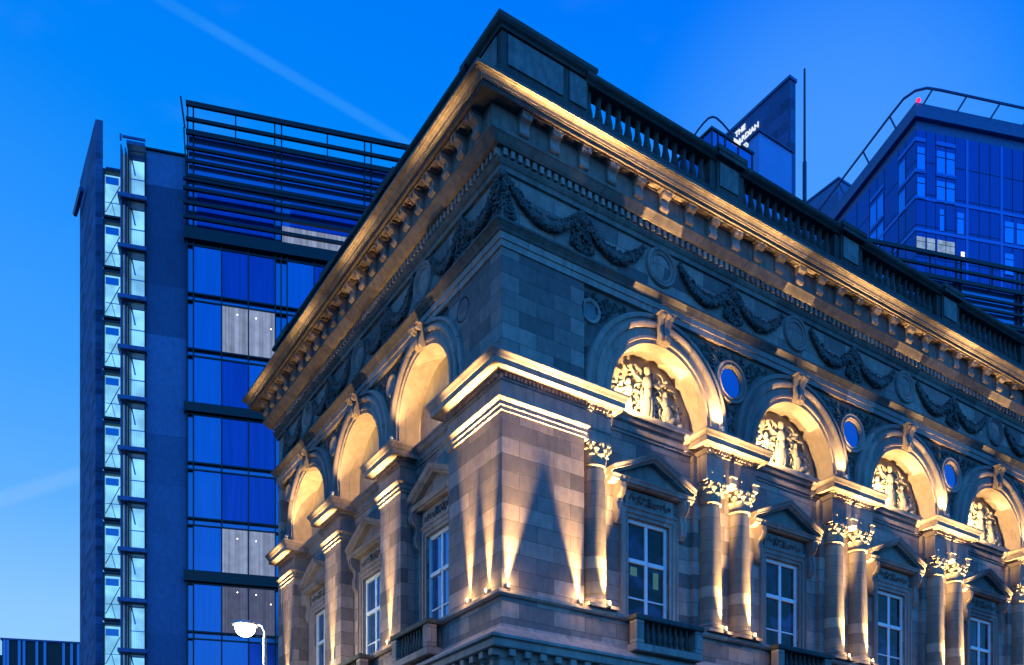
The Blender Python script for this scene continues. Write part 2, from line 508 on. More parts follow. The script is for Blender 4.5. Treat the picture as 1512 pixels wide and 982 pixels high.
def scrollwork(T, half, r_ext, zs, ocz, ocr):
    """acanthus scrolls filling the spandrels either side of the arch (local s=0 arch centre)"""
    b = MB(T); rg = random.Random(11)
    circ = []
    for rad in [.27] * 3 + [.21] * 5 + [.165] * 6 + [.125] * 10 + [.095] * 16 + [.07] * 26 + [.05] * 40:
        for _ in range(260):
            s = rg.uniform(-half, half); z = rg.uniform(13.75, 16.05)
            if z + rad > 16.06 or abs(s) + rad > half - .01: continue
            if sqrt(s * s + (z - zs) ** 2) - rad < r_ext + .02 or (z < zs and abs(s) < r_ext + rad): continue
            if sqrt((abs(s) - half) ** 2 + (z - ocz) ** 2) - rad < ocr + .01: continue
            if any((s - a) ** 2 + (z - c) ** 2 < (rad + q - .005) ** 2 for a, c, q in circ): continue
            circ.append((s, z, rad)); break
    for s, z, rad in circ:
        a0 = rg.uniform(0, 6.28); sg = rg.choice((-1, 1))
        pts = []
        for i in range(15):
            t = i / 14; rr = rad * (1 - .78 * t)
            pts.append((s + rr * cos(a0 + sg * 9 * t), -.045, z + rr * sin(a0 + sg * 9 * t)))
        b.tube(pts, [rad * .17 * (1 - .3 * i / 14) for i in range(15)], 6)
        b.blob((s, -.035, z), rad * .24)
        for q in range(3):
            an = a0 + q * 2.1 + 1
            b.blob((s + rad * .95 * cos(an), -.045, z + rad * .95 * sin(an)), (rad * .16, rad * .14, rad * .34), 1, (cos(an + .9), 0, sin(an + .9)))
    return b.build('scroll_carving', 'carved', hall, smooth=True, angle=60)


def ring(T, s, z, prof, name, m, parent, n=40):
    """moulded round ring, prof = list of (r, d)"""
    b = MB(T); L = len(prof)
    vs = [(s + r * cos(2 * pi * i / n), d, z + r * sin(2 * pi * i / n)) for i in range(n) for r, d in prof]
    fs = [(i * L + j, ((i + 1) % n) * L + j, ((i + 1) % n) * L + j + 1, i * L + j + 1) for i in range(n) for j in range(L - 1)]
    b.add(vs, fs)
    return b.build(name, m, parent, smooth=True, angle=30)


def disc(T, s, z, r, d, name, m, parent, dome=0, n=32):
    b = MB(T)
    rows = [0.001, .5, .8, 1]
    vs = [(s + r * q * cos(2 * pi * i / n), d + dome * (1 - q * q), z + r * q * sin(2 * pi * i / n)) for i in range(n) for q in rows]
    L = len(rows)
    fs = [(i * L + j, ((i + 1) % n) * L + j, ((i + 1) % n) * L + j + 1, i * L + j + 1) for i in range(n) for j in range(L - 1)]
    b.add(vs, fs)
    return b.build(name, m, parent, smooth=True, angle=80)


def relief():
    """carved figure group of a tympanum, built in the street face frame round s=0"""
    b = MB(TR); rg = random.Random(7)
    D0 = -.60
    def E(s, d, z, r, ax=None): b.blob((s, D0 + d * .55, z), (r[0] * .95, r[1] * .8, r[2]) if isinstance(r, tuple) else r * .9, 2, ax)
    # central standing figure
    E(0, .20, 15.02, (.085, .09, .115)); E(0, .13, 15.06, (.10, .10, .10)); E(0, .17, 14.88, (.05, .05, .1))
    E(0, .18, 14.70, (.17, .13, .21)); E(0, .18, 14.45, (.155, .13, .2)); E(-.03, .17, 14.15, (.19, .14, .42)); E(.09, .20, 14.12, (.09, .1, .38)); E(-.12, .19, 14.1, (.07, .1, .36))
    E(-.27, .17, 14.76, (.055, .055, .2), (-1, .1, .25)); E(-.47, .2, 14.86, (.045, .045, .17), (-.75, .2, .6)); E(.27, .17, 14.72, (.055, .055, .2), (1, .1, -.1)); E(.48, .2, 14.78, (.045, .045, .18), (.9, .2, .45))
    E(-.57, .22, 14.98, .06); E(.62, .22, 14.9, .06)
    b.tube([(.72, D0 + .06, 13.9), (.45, D0 + .06, 15.0)], .018, 6)
    for k in range(5): E(-.2 + .1 * k, .22, 14.25 - .03 * k, (.028, .05, .33))
    # flanking figures, bending inwards
    for sg in (-1, 1):
        E(sg * .62, .17, 14.58, (.075, .08, .10)); E(sg * .6, .15, 14.36, (.13, .12, .19), (sg * -.25, 0, 1)); E(sg * .68, .17, 14.08, (.17, .14, .27)); E(sg * .8, .2, 13.96, (.1, .12, .2), (sg * 1, .1, .3))
        E(sg * .45, .2, 14.4, (.045, .045, .17), (-sg, .1, .3)); E(sg * .78, .18, 14.36, (.045, .045, .16), (sg, .1, -.5))
        E(sg * 1.0, .15, 14.28, (.07, .075, .09)); E(sg * 1.02, .14, 14.06, (.13, .11, .19)); E(sg * 1.12, .15, 13.9, (.16, .12, .11)); E(sg * .9, .18, 14.1, (.04, .04, .15), (-sg, .1, .4))
        E(sg * 1.3, .1, 13.98, (.06, .06, .08)); E(sg * 1.3, .1, 13.84, (.13, .1, .1))
        for k in range(5):
            E(sg * (.56 + .06 * k), .25, 14.0, (.02, .04, .2))
    # foliage and emblems behind
    for k in range(190):
        a = rg.uniform(.08, pi - .08); r = rg.uniform(.35, 1.36)
        s, z = r * cos(a), 13.85 + r * sin(a) * .93
        an = rg.uniform(0, 6.28)
        if abs(s) > 1.4: continue
        b.blob((s, D0 + rg.uniform(.02, .09), z), (rg.uniform(.02, .045), .045, rg.uniform(.05, .14)), 1, (cos(an), .25, sin(an)))
    for sg in (-1, 1):
        pts = [(sg * (.35 + .22 * (1 - t) * cos(9 * t)), D0 + .08, 15.0 - .1 + .22 * (1 - t) * sin(9 * t)) for t in [i / 16 for i in range(17)]]
        b.tube(pts, .03, 6)
    b.cbox((-1.52, D0 - .02, 13.66), (1.52, D0 + .28, 13.80), .02)
    return b.build('sculpted_relief', 'relief', hall, smooth=True, angle=70)


def console(T, s, parent, zt, h, w, d0, dd, name='console', m='smooth'):
    b = MB(T)
    P = [(0, 0), (.25, -.02), (.55, .10), (.62, .3), (.45, .5), (.5, .62), (.85, .72), (1.0, .84), (.98, 1.0), (0, 1.0)]
    pp = [(d0 + q * dd, zt - h + z * h) for q, z in P]
    n = len(pp)
    for x0, x1, gsc in ((s - w / 2, s - w * .2, 1), (s - w * .2, s + w * .2, .88), (s + w * .2, s + w / 2, 1)):
        q = [(d0 + (d - d0) * gsc, z) for d, z in pp]
        b.add([(x0, d, z) for d, z in q] + [(x1, d, z) for d, z in q], [tuple(range(n)), tuple(range(2 * n - 1, n - 1, -1))] + [(j, (j + 1) % n, n + (j + 1) % n, n + j) for j in range(n)])
    return b.build(name, m, parent)


def leafband(T, s0, s1, z, h, d, name, parent, seed=1, dens=16):
    b = MB(T); rg = random.Random(seed)
    n = int((s1 - s0) * dens)
    for i in range(n):
        s = s0 + (s1 - s0) * (i + .5) / n
        for k in range(2):
            an = rg.uniform(0, 6.28)
            b.blob((s, d, z + rg.uniform(-.4, .4) * h), (.022, .03, rg.uniform(.04, .07)), 1, (cos(an), .15, sin(an)))
    b.blob(((s0 + s1) / 2, d + .02, z), (.07, .06, h * .5), 2)
    return b.build(name, 'carved', parent, smooth=True, angle=70)


def window_unit(T, gl='wglass'):
    """window + stone surround with pediment, centred on s=0"""
    dW = -PB - .10
    fr = MB(T)
    W2 = WW - .002; z0, z1 = WZ0, WZ1 - .002
    fr.cbox((-W2, dW - .06, z0), (-W2 + .09, dW + .03, z1)); fr.cbox((W2 - .09, dW - .06, z0), (W2, dW + .03, z1))
    fr.cbox((-W2 + .09, dW - .06, z1 - .10), (W2 - .09, dW + .03, z1)); fr.cbox((-W2 + .09, dW - .06, z0), (W2 - .09, dW + .03, z0 + .1))
    fr.cbox((-.05, dW - .05, z0 + .1), (.05, dW + .02, z1 - .1))
    fr.cbox((-W2 + .09, dW - .045, 10.08), (-.05, dW + .035, 10.19)); fr.cbox((.05, dW - .045, 10.08), (W2 - .09, dW + .035, 10.19))
    for z in (9.18,):
        fr.cbox((-W2 + .09, dW - .03, z), (-.05, dW + .012, z + .04), .005); fr.cbox((.05, dW - .03, z), (W2 - .09, dW + .012, z + .04), .005)
    win = fr.build('window', 'frame', hall)
    for sg in (-1, 1):
        for za, zb in ((z0 + .1, 10.08), (10.19, z1 - .1)):
            p = MB(T); x0, x1 = sorted((sg * .05, sg * (W2 - .09)))
            p.box((x0, dW - .035, za), (x1, dW - .025, zb)); p.build('pane', gl, win)
    bk = MB(T); bk.box((-W2, dW - .5, z0), (W2, dW - .48, z1)); bk.build('room_backing', M['dark_room'], win)
    # stone architrave
    a = MB(T)
    for q0, q1, d in ((0, .10, .02), (.10, .22, .05), (.22, .26, .08)):
        a.box((-WW - q1, -PB - .02, WZ0 - .05), (-WW - q0, -PB + d, WZ1 + q1)); a.box((WW + q0, -PB - .02, WZ0 - .05), (WW + q1, -PB + d, WZ1 + q1))
        a.box((-WW - q0, -PB - .02, WZ1 + q0), (WW + q0, -PB + d, WZ1 + q1))
    a.box((-WW - .1, -PB - .02, 11.44), (WW + .1, -PB + .05, 11.82))
    sur = a.build('window_surround', 'smooth', hall)
    leafband(T, -WW + .0, WW - .0, 11.62, .22, -PB + .065, 'carved_frieze', sur, 3, 18)
    for sg in (-1, 1):
        console(T, sg * (WW + .37), sur, 11.86, .95, .18, -PB, .30)
    # pediment
    p = MB(T)
    pw, zb, za = 1.36, 11.86, 12.80
    pr = [(0, 0), (.17, .0), (.19, .03), (.25, .05), (.25, .10), (.28, .14), (.28, .16), (0, .16)]
    for (x0, x1) in ((-pw, pw),):
        n = len(pr); q = [(-PB + d, zb + z) for d, z in pr]
        p.add([(x0, d, z) for d, z in q] + [(x1, d, z) for d, z in q], [tuple(range(n)), tuple(range(2 * n - 1, n - 1, -1))] + [(j, (j + 1) % n, n + (j + 1) % n, n + j) for j in range(n)])
    q = [(0, 0), (.20, .0), (.22, .04), (.29, .08), (.29, .12), (.33, .18), (.33, .20), (0, .20)]
    n = len(q); zr = zb + .16
    rise = za - zr - .20
    for sg in (-1, 1):
        vs = [(sg * (pw + .02), -PB + d, zr - .02 + z) for d, z in q] + [(0, -PB + d, zr + rise + z) for d, z in q]
        p.add(vs, [tuple(range(n)), tuple(range(2 * n - 1, n - 1, -1))] + [(j, (j + 1) % n, n + (j + 1) % n, n + j) for j in range(n)])
    p.add([(-pw, -PB + .05, zr), (pw, -PB + .05, zr), (0, -PB + .05, zr + rise + .05), (-pw, -PB - .02, zr), (pw, -PB - .02, zr), (0, -PB - .02, zr + rise + .05)], [(0, 1, 2), (3, 5, 4), (0, 2, 5, 3), (1, 4, 5, 2)])
    ped = p.build('pediment', 'smooth', sur)
    return win, sur


M['dark_room'] = plain('dark_room', (.02, .022, .026), .9)


def lintel(T, half, name='lintel_entablature'):
    b = MB(T)
    pr = [(-.9, 13.20), (-PB + .03, 13.20), (-PB + .03, 13.26), (-PB + .06, 13.28), (-PB + .06, 13.44), (-PB + .12, 13.48), (-PB + .15, 13.56), (-PB + .2, 13.60), (-PB + .2, 13.65), (-.9, 13.70)]
    n = len(pr)
    b.add([(-half, d, z) for d, z in pr] + [(half, d, z) for d, z in pr], [(j, (j + 1) % n, n + (j + 1) % n, n + j) for j in range(n)])
    return b.build(name, 'smooth', hall)


def tympanum(T, r, zs, z0, m='relief'):
    b = MB(T)
    pts = [(r * cos(pi * i / 32), -.62, zs + r * sin(pi * i / 32)) for i in range(33)]
    pts = [(r, -.62, z0)] + pts + [(-r, -.62, z0)] if zs - z0 > .05 else pts
    b.add(pts, [tuple(range(len(pts)))])
    return b.build('tympanum', m, hall)


IMP = [(.02, 12.77), (.02, 13.15), (.05, 13.17), (.05, 13.20), (.04, 13.205), (.04, 13.30), (.10, 13.31), (.13, 13.36), (.24, 13.365), (.24, 13.345), (.27, 13.345), (.27, 13.47), (.29, 13.49),
       (.31, 13.55), (.345, 13.60), (.345, 13.645), (.30, 13.655), (-.5, 13.72)]
ARC = [(.0, 12.49), (.035, 12.49), (.035, 12.58), (.06, 12.59), (.06, 12.68), (.075, 12.70), (.11, 12.745), (.11, 12.775), (.0, 12.78)]


def dentils(b, s0, s1, d0, d1, z0, z1, step, wd):
    n = int((s1 - s0) / step)
    p = []
    for i in range(n + 1):
        s = s0 + i * (s1 - s0) / n
        p += [(s - wd / 2, d0 + .004), (s - wd / 2, d1), (s + wd / 2, d1), (s + wd / 2, d0 + .004)]
    m = len(p)
    top = [(s, d, z1) for s, d in p]; bot = [(s, d, z0) for s, d in p]
    fs = [(i, i + 1, m + i + 1, m + i) for i in range(m - 1)]
    fs += [(m + 4 * i, m + 4 * i + 1, m + 4 * i + 2, m + 4 * i + 3) for i in range(n + 1)] + [(4 * i, 4 * i + 1, 4 * i + 2, 4 * i + 3) for i in range(n + 1)]
    b.add(top + bot, fs)


# corner entablature block
b = MB(); b.sweep([(3.08, .45), (3.08, 0), (0, 0), (0, 2.4), (.45, 2.4)], IMP, scl)
ce = b.build('entablature_block', 'smooth', hall)
b = MB(); b.sweep([(2.3, .05), (2.3, 0), (0, 0), (0, 2.4), (.45, 2.4)], ARC, scl)
b.build('architrave', 'smooth', ce)
b = MB(TR); dentils(b, .06, 3.05, .03, .095, 13.215, 13.30, .105, .058); b.T = TL; dentils(b, .06, 2.36, .03, .12, 13.215, 13.30, .105, .058)
b.build('dentil_course', 'smooth', ce)
b = MB(); b.box((2.31, .004, 12.49), (3.08, .6, 13.5)); b.build('block_core', 'smooth', ce)


def corinthian(b, c, zb, zt, r):
    """capital centred at plan c"""
    H = zt - zb
    b.lathe([(r * .97, zb), (r * 1.0, zb + H * .3), (r * 1.06, zb + H * .6), (r * 1.25, zb + H * .86), (r * .8, zb + H * .87)], c, 20)
    # two rows of leaves
    for row, (z0, hh, rr) in enumerate(((zb, H * .42, r * .98), (zb + H * .18, H * .52, r * 1.02))):
        for k in range(8):
            a = 2 * pi * (k + .5 * row) / 8
            u = Vector((cos(a), sin(a), 0)); t = Vector((-sin(a), cos(a), 0))
            rows = [(0, .0, .15), (.4, .03, .17), (.75, .08, .15), (.95, .18, .11), (1.0, .26, .06), (.88, .30, .03)]
            vs = []
            for f, o_, wd in rows:
                p = Vector((c[0], c[1], z0 + hh * f)) + u * (rr + o_ * r)
                wd *= r * 2.7
                for q, dp in ((-1, -.05), (-.5, .0), (0, .05), (.5, .0), (1, -.05)):
                    vs.append((p + t * wd * q * .9 + u * dp * r)[:])
            fs = [(i * 5 + j, i * 5 + j + 1, (i + 1) * 5 + j + 1, (i + 1) * 5 + j) for i in range(len(rows) - 1) for j in range(4)]
            b.add(vs, fs)
            tip = Vector((c[0], c[1], z0 + hh * .97)) + u * (rr + .24 * r)
            b.blob(tip[:], (.035, .035, .03))
    # corner volutes
    for k in range(4):
        a = pi / 4 + k * pi / 2
        u = Vector((cos(a), sin(a), 0))
        ctr = Vector((c[0], c[1], zb + H * .74)) + u * r * 1.28
        pts = []
        for i in range(16):
            t = i / 15; q = r * .27 * (1 - .72 * t); an = pi * .75 - 8.5 * t
            pts.append((ctr + u * q * cos(an) + Vector((0, 0, q * sin(an))))[:])
        start = Vector((c[0], c[1], zb + H * .42)) + u * r * .95
        b.tube([start[:]] + pts, [.03] + [.034 * (1 - .3 * i / 15) for i in range(16)], 6)
        b.blob(ctr[:], .035)
    for k in range(4):
        a = k * pi / 2; u = Vector((cos(a), sin(a), 0))
        b.blob((Vector((c[0], c[1], zb + H * .92)) + u * r * 1.14)[:], (.055, .055, .05), 2)
        t = Vector((-sin(a), cos(a), 0))
        for sg in (-1, 1):
            b.blob((Vector((c[0], c[1], zb + H * .66)) + u * r * 1.12 + t * sg * r * .34)[:], (.045, .045, .04))
    # abacus, concave sides
    pts = []
    for k in range(4):
        a = pi / 4 + k * pi / 2
        for q in (-.09, .09): pts.append((c[0] + r * 1.55 * cos(a + q), c[1] + r * 1.55 * sin(a + q)))
        am = a + pi / 4
        pts.append((c[0] + r * 1.10 * cos(am), c[1] + r * 1.10 * sin(am)))
    b.extrude(pts, 2, zb + H * .885, zt + .002)


CR = .325; CD = .27


def column(x):
    b = MB()
    prof = []
    for i in range(13):
        t = i / 12; z = 8.80 + (11.93 - 8.80) * t
        prof.append((CR * (1 - .16 * t ** 1.8), z))
    rt = CR * .84
    prof += [(rt + .035, 11.935), (rt + .045, 11.955), (rt + .035, 11.98), (rt, 11.99), (rt, 12.02)]
    b.lathe(prof, (x, CD), 40)
    o = b.build('column', 'shaft', hall, smooth=True, angle=40)
    b = MB(); b.box((x - CR * 1.38, CD - CR * 1.38, 8.525), (x + CR * 1.38, CD + CR * 1.38, 8.60))
    b.lathe([(CR * 1.36, 8.60), (CR * 1.40, 8.63), (CR * 1.36, 8.665), (CR * 1.18, 8.67), (CR * 1.14, 8.70), (CR * 1.20, 8.71), (CR * 1.24, 8.735), (CR * 1.18, 8.76), (CR * 1.03, 8.765), (CR, 8.80)], (x, CD), 40)
    b.build('column_base', 'smooth', o, smooth=True, angle=40)
    b = MB(); corinthian(b, (x, CD), 12.0, 12.49, .285)
    b.build('capital', 'relief', o, smooth=True, angle=55)
    return o


col0 = column(2.78)
for p in RP:
    for s in (-.54, .54):
        cp(col0, (p + s - 2.78, 0, 0))
# back piers behind the columns, entablature blocks over pairs
b = MB(TR); b.box((-1.05, -.6, 8.52), (1.05, -CD - .06, 13.2))
bp_ = at(b.build('back_pier', 'stone', hall), TR, RP[0])
b = MB(TR); b.box((2.28, -.6, 8.52), (3.2, -CD - .06, 13.2)); b.build('back_pier', 'stone', hall)
b = MB(); b.sweep([(.9, .45), (.9, 0), (-.9, 0), (-.9, .45)], [(.0, 12.49), (.02, 12.5)] + IMP, None); b.box((-.9, .0, 12.492), (.9, .6, 13.6))
eb = at(b.build('entablature_block', 'smooth', hall), TR, RP[0])
b = MB(TR); dentils(b, -.87, .87, .03, .095, 13.215, 13.30, .105, .058)
for sx in (-.91, .91):
    for k in range(4): b.box((sx - .04, -.38 + .1 * k, 13.215), (sx + .04, -.32 + .1 * k, 13.30))
b.build('dentil_course', 'smooth', eb)
b = MB(TR); b.blob((0, .035, 12.70), .035, 2); bs = b.build('carved_boss', 'relief', eb, smooth=True); bs.location = (-.76, 0, 0)
for q in (-.32, .32, .76): cp(bs, (q + .76, 0, 0))
b = MB(TR); b.cbox((-.1, .0, 12.52), (.1, .09, 12.72), .02); b.cbox((-.12, .0, 12.70), (.12, .11, 12.75), .01); bk = b.build('carved_bracket', 'relief', eb)
cp(bk, (.84, 0, 0))
for p in RP[1:]:
    cp(bp_, (p - RP[0], 0, 0)); cp(eb, (p - RP[0], 0, 0))
# side face pilasters
b = MB(TL); b.box((-.64, -.6, 8.52), (.64, -.0, 12.49))
lp = at(b.build('pilaster', 'stone', hall), TL, LP[0])
b = MB()
pth = [(.45, -.64), (0, -.64), (0, .64), (.45, .64)]
b.sweep(pth, IMP, scl); b.box((.01, -.63, 12.5), (.6, .63, 13.6))
le = at(b.build('entablature_block', 'smooth', hall), TL, LP[0])
b = MB(); b.sweep(pth, ARC, scl); b.build('architrave', 'smooth', le)
b = MB(TL); dentils(b, -.6, .6, .03, .12, 13.215, 13.30, .105, .058); b.build('dentil_course', 'smooth', le)
for p in LP[1:]:
    cp(lp, (0, p - LP[0], 0)); cp(le, (0, p - LP[0], 0))

# arches, spandrels, windows -----------------------------------------------
OCZ = 15.27
# street face: repeated bays
protos = []
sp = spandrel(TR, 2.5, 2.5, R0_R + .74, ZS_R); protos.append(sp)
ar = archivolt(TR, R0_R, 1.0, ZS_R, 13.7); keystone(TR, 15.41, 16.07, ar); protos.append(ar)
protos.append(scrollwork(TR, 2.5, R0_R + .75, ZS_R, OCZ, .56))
ty = tympanum(TR, R0_R + .02, ZS_R, 13.68); protos.append(ty)
rel = relief(); protos.append(rel)
protos.append(lintel(TR, 1.7))
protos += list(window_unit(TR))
for o in protos: o.location = (RC[0], 0, 0)
# notices lit in the first window only
pn = MB(TR); pn.box((RC[0] - .50, -PB - .124, 9.78), (RC[0] - .28, -PB - .12, 10.0)); pn.build('lit_notice', 'paper', protos[-2]).location = (-RC[0], 0, 0)
pn = MB(TR); pn.box((RC[0] + .26, -PB - .124, 9.56), (RC[0] + .44, -PB - .12, 9.98)); pn.build('lit_notice', 'paper', protos[-2]).location = (-RC[0], 0, 0)
for o in protos:
    for c in RC[1:]:
        k = cp(o, (c - RC[0], 0, 0))
        if o is protos[-2]:
            for ch in list(k.children):
                if ch.name.startswith('lit_notice'): bpy.data.objects.remove(ch)
# the first half bay next to the corner pier is shorter: it is covered by the pier itself (the pier stands proud)
oc = ring(TR, 0, OCZ, [(.37, -.058), (.38, -.02), (.43, .03), (.47, .0), (.49, .02), (.55, .03), (.57, -.06)], 'oculus', 'smooth', hall)
disc(TR, 0, OCZ, .39, -.052, 'oculus_disc', M['blue_slate'] if 'blue_slate' in M else 'panel', oc)
oc.location = (RP[0], 0, 0)
for p in RP[1:]: cp(oc, (p - RP[0], 0, 0))
so = ring(TR, 2.52, 15.56, [(.2, -.058), (.21, -.03), (.25, .0), (.28, .0), (.30, -.06)], 'oculus', 'smooth', hall)
disc(TR, 2.52, 15.56, .21, -.052, 'oculus_disc', 'panel', so)
# side face
protos = []
sp = spandrel(TL, 2.03, 2.03, R0_L + .60, ZS_L); protos.append(sp)
ar = archivolt(TL, R0_L, .82, ZS_L, 13.68); keystone(TL, 15.64, 16.12, ar); protos.append(ar)
protos.append(scrollwork(TL, 2.02, R0_L + .62, ZS_L, 15.62, .30))
protos.append(tympanum(TL, R0_L + .02, ZS_L, 13.68)); protos.append(lintel(TL, 1.5)); protos += list(window_unit(TL, 'sideglass'))
for o in protos: o.location = (0, LC[0], 0)
for o in protos:
    for c in LC[1:]: cp(o, (0, c - LC[0], 0))
so = ring(TL, LP[0] - .02, 15.62, [(.2, -.058), (.21, -.03), (.25, .0), (.28, .0), (.30, -.06)], 'oculus', 'smooth', hall)
disc(TL, LP[0] - .02, 15.62, .21, -.052, 'oculus_disc', 'panel', so)
for p in LP[1:]: cp(so, (0, p - LP[0], 0))
so = ring(TL, 1.92 - .2, 15.62, [(.2, -.058), (.21, -.03), (.25, .0), (.28, .0), (.30, -.06)], 'oculus', 'smooth', hall)

# string course, frieze, main cornice ---------------------------------------
stc = hsweep([(-.1, 16.12), (.03, 16.13), (.03, 16.27), (.055, 16.28), (.055, 16.43), (-.05, 16.43)], 'string_course', 'smooth')
hsweep([(.05, 16.425), (.08, 16.44), (.10, 16.50), (.15, 16.58), (.17, 16.60), (.17, 16.655), (.12, 16.67), (-.05, 16.69)], 'dark_ledge', 'ledge').parent = stc  # upper moulding in darker stone than the course below
fz = hsweep([(.0, 16.66), (.0, 17.86)], 'frieze', 'stone')
SC = 1.44
b = MB(); b.sweep(PATH, [(.0, 17.78), (.05, 17.79), (.05, 17.90), (.08, 17.93), (.12, 18.00), (.12, 18.03), (.09, 18.035), (.09, 18.205), (.20, 18.21), (.24, 18.26), (.30, 18.36), (.33, 18.39), (.33, 18.455), (.31, 18.46),
              (.31, 18.94), (.55, 18.94), (.55, 18.90), (.585, 18.90), (.585, 18.995), (.62, 19.0), (.62, 19.03), (.64, 19.035), (.65, 19.09), (.69, 19.14), (.72, 19.15), (.72, 19.165), (.75, 19.17), (.75, 19.235), (.72, 19.25), (.2, 19.38), (-.1, 19.4)], lambda n: SC if n.x < -.5 else 1)
cor = b.build('main_cornice', 'cornice_stone', hall)
b = MB(TR); dentils(b, .0, 28, .08, .175, 18.045, 18.195, .195, .10)
b.build('dentil_course', 'smooth', cor)
b = MB(TL); dentils(b, -.05, 14.6, .08, .215, 18.045, 18.195, .175, .09); b.build('dentil_course', 'smooth', cor)


b = MB(); b.sweep(PATH, [(.57, 18.905), (.592, 18.91), (.592, 18.985), (.57, 18.99)], lambda n: SC if n.x < -.5 else 1); b.build('corona_fillet', 'soot', cor)  # separate dark strip added to mark the corona groove


def modillion(T, d0, d1, w_):
    b = MB(T); zt, h = 18.925, .45
    P = [(0, .0), (.22, -.02), (.42, .03), (.50, .12), (.46, .22), (.36, .32), (.34, .44), (.44, .56), (.68, .62), (.92, .66), (1, .76), (.98, .86), (1.06, .88), (1.06, 1), (0, 1)]
    for x0, x1, k in ((-w_ / 2, -w_ * .2, 1), (-w_ * .2, w_ * .2, .90), (w_ * .2, w_ / 2, 1)):
        pp = [(d0 + q * (d1 - d0) * k, zt - h + z * h) for q, z in P]; n = len(pp)
        b.add([(x0, d, z) for d, z in pp] + [(x1, d, z) for d, z in pp], [tuple(range(n)), tuple(range(2 * n - 1, n - 1, -1))] + [(j, (j + 1) % n, n + (j + 1) % n, n + j) for j in range(n)])
    b.cbox((-w_ / 2 - .025, d0, zt - .05), (w_ / 2 + .025, d1 + .015, zt + .003), .01)
    for x in (-w_ / 2, w_ / 2):
        b.blob((x, d0 + (d1 - d0) * .72, zt - h * .22), (.015, .05, .05), 2); b.blob((x, d0 + (d1 - d0) * .28, zt - h * .86), (.015, .045, .05), 2)
    return b.build('modillion', 'smooth', cor)


mo = modillion(TR, .30, .51, .25); mo.location = (.36, 0, 0)
for k in range(1, 36): cp(mo, (.826 * k, 0, 0))
mo2 = modillion(TL, .30 * SC, .51 * SC, .24); mo2.location = (0, .22, 0)
for k in range(1, 22): cp(mo2, (0, .68 * k, 0))
for T, sc_, n, st, o0 in ((TR, 1, 35, .826, .36 + .413), (TL, SC, 20, .68, .22 + .34)):
    b = MB(T); hw = st / 2 - .17
    for q in range(6): b.blob((.055 * cos(q * 1.047), (.42 + .04 * sin(q * 1.047)) * sc_, 18.915), (.03, .03, .02))
    b.blob((0, .42 * sc_, 18.905), (.035, .035, .03)); b.box((-.09, .35 * sc_, 18.918), (.09, .49 * sc_, 18.935))
    for e0, e1 in (((-hw, .325), (hw, .345)), ((-hw, .495), (hw, .515)), ((-hw, .345), (-hw + .025, .495)), ((hw - .025, .345), (hw, .495))):
        b.box((e0[0], e0[1] * sc_, 18.88), (e1[0], e1[1] * sc_, 18.935))
    ro = b.build('soffit_rosette', 'smooth', cor, smooth=True, angle=40); ro.location = T(o0, 0, 0)
    for k in range(1, n): cp(ro, T(st * k, 0, 0))


# frieze ornaments
def swag(T, s0, s1, seed):
    b = MB(T); rg = random.Random(seed); n = 46
    zt, sag = 17.68, .60
    pts = []
    for i in range(n + 1):
        t = i / n; s = s0 + (s1 - s0) * t
        pts.append((s, .02, zt - sag * (1 - (2 * t - 1) ** 2) - .03))
    th = [.055 + .105 * sin(pi * i / n) for i in range(n + 1)]
    b.tube(pts, [x * .85 for x in th], 8)
    for i in range(n + 1):
        for k in range(7):
            an = rg.uniform(0, 6.28); r = th[i] * rg.uniform(.6, 1.05)
            p = pts[i]; rr = rg.uniform(.022, .048)
            if rg.random() < .45:
                a2 = rg.uniform(0, 6.28)
                b.blob((p[0] + r * cos(an), .05 + abs(sin(an * 2)) * th[i] * .5, p[2] + r * sin(an)), (rr * .6, rr * .5, rr * 1.7), 1, (cos(a2), .4, sin(a2)))
            else:
                b.blob((p[0] + r * cos(an), .05 + th[i] * .55 * rg.random(), p[2] + r * sin(an)), rr, 1)
    return b.build('garland', 'carved', fz, smooth=True, angle=70)


def drop(T, s, seed):
    b = MB(T); rg = random.Random(seed)
    for i in range(210):
        t = rg.random(); z = 17.74 - .98 * t; wd = .05 + .36 * t * (1 if t < .85 else (1 - t) / .15 * .8 + .2)
        x = rg.uniform(-1, 1) * wd
        a2 = rg.uniform(0, 6.28); rr = rg.uniform(.025, .05)
        b.blob((s + x, .03 + .05 * rg.random(), z), (rr * .7, rr * .8, rr * rg.uniform(1, 1.9)), 1, (cos(a2), .3, sin(a2)))
    b.blob((s, .06, 17.70), (.07, .06, .08), 2)
    for q in (-1, 1):
        b.tube([(s, .03, 17.72), (s + q * .14, .03, 17.66), (s + q * .2, .03, 17.5), (s + q * .14, .03, 17.4)], .022, 6)
    return b.build('garland_drop', 'carved', fz, smooth=True, angle=70)


for T, C0, P0, hb, Cs, Ps, ax, hc in ((TR, RC[0], RP[0], 2.5, RC, RP, 0, .58), (TL, LC[0], LP[0] + .07, 2.02, LC, LP, 1, .5)):
    e = lambda v: (v, 0, 0) if ax == 0 else (0, v, 0)
    a = swag(T, hc, hb - .08, 21 + ax); a.location = e(C0)
    a2 = swag(T, -hb + .08, -hc, 31 + ax); a2.location = e(C0)
    for c in Cs[1:]:
        cp(a, e(c - C0)); cp(a2, e(c - C0))
    d = drop(T, 0, 41 + ax); d.location = e(C0 - hb)
    for c in Cs: cp(d, e(c - C0 + 2 * hb))
    swag(T, .12, C0 - hb - .06, 51 + ax)
    rd = ring(T, 0, 17.36, [(.30, .0), (.31, .03), (.36, .05), (.39, .03), (.41, .06), (.46, .07), (.49, .02), (.495, -.0)], 'roundel', 'smooth', fz)
    disc(T, 0, 17.36, .32, -.0, 'roundel_disc', 'stone', rd, dome=.05)
    rd.location = e(C0)
    for c in Cs[1:]: cp(rd, e(c - C0))
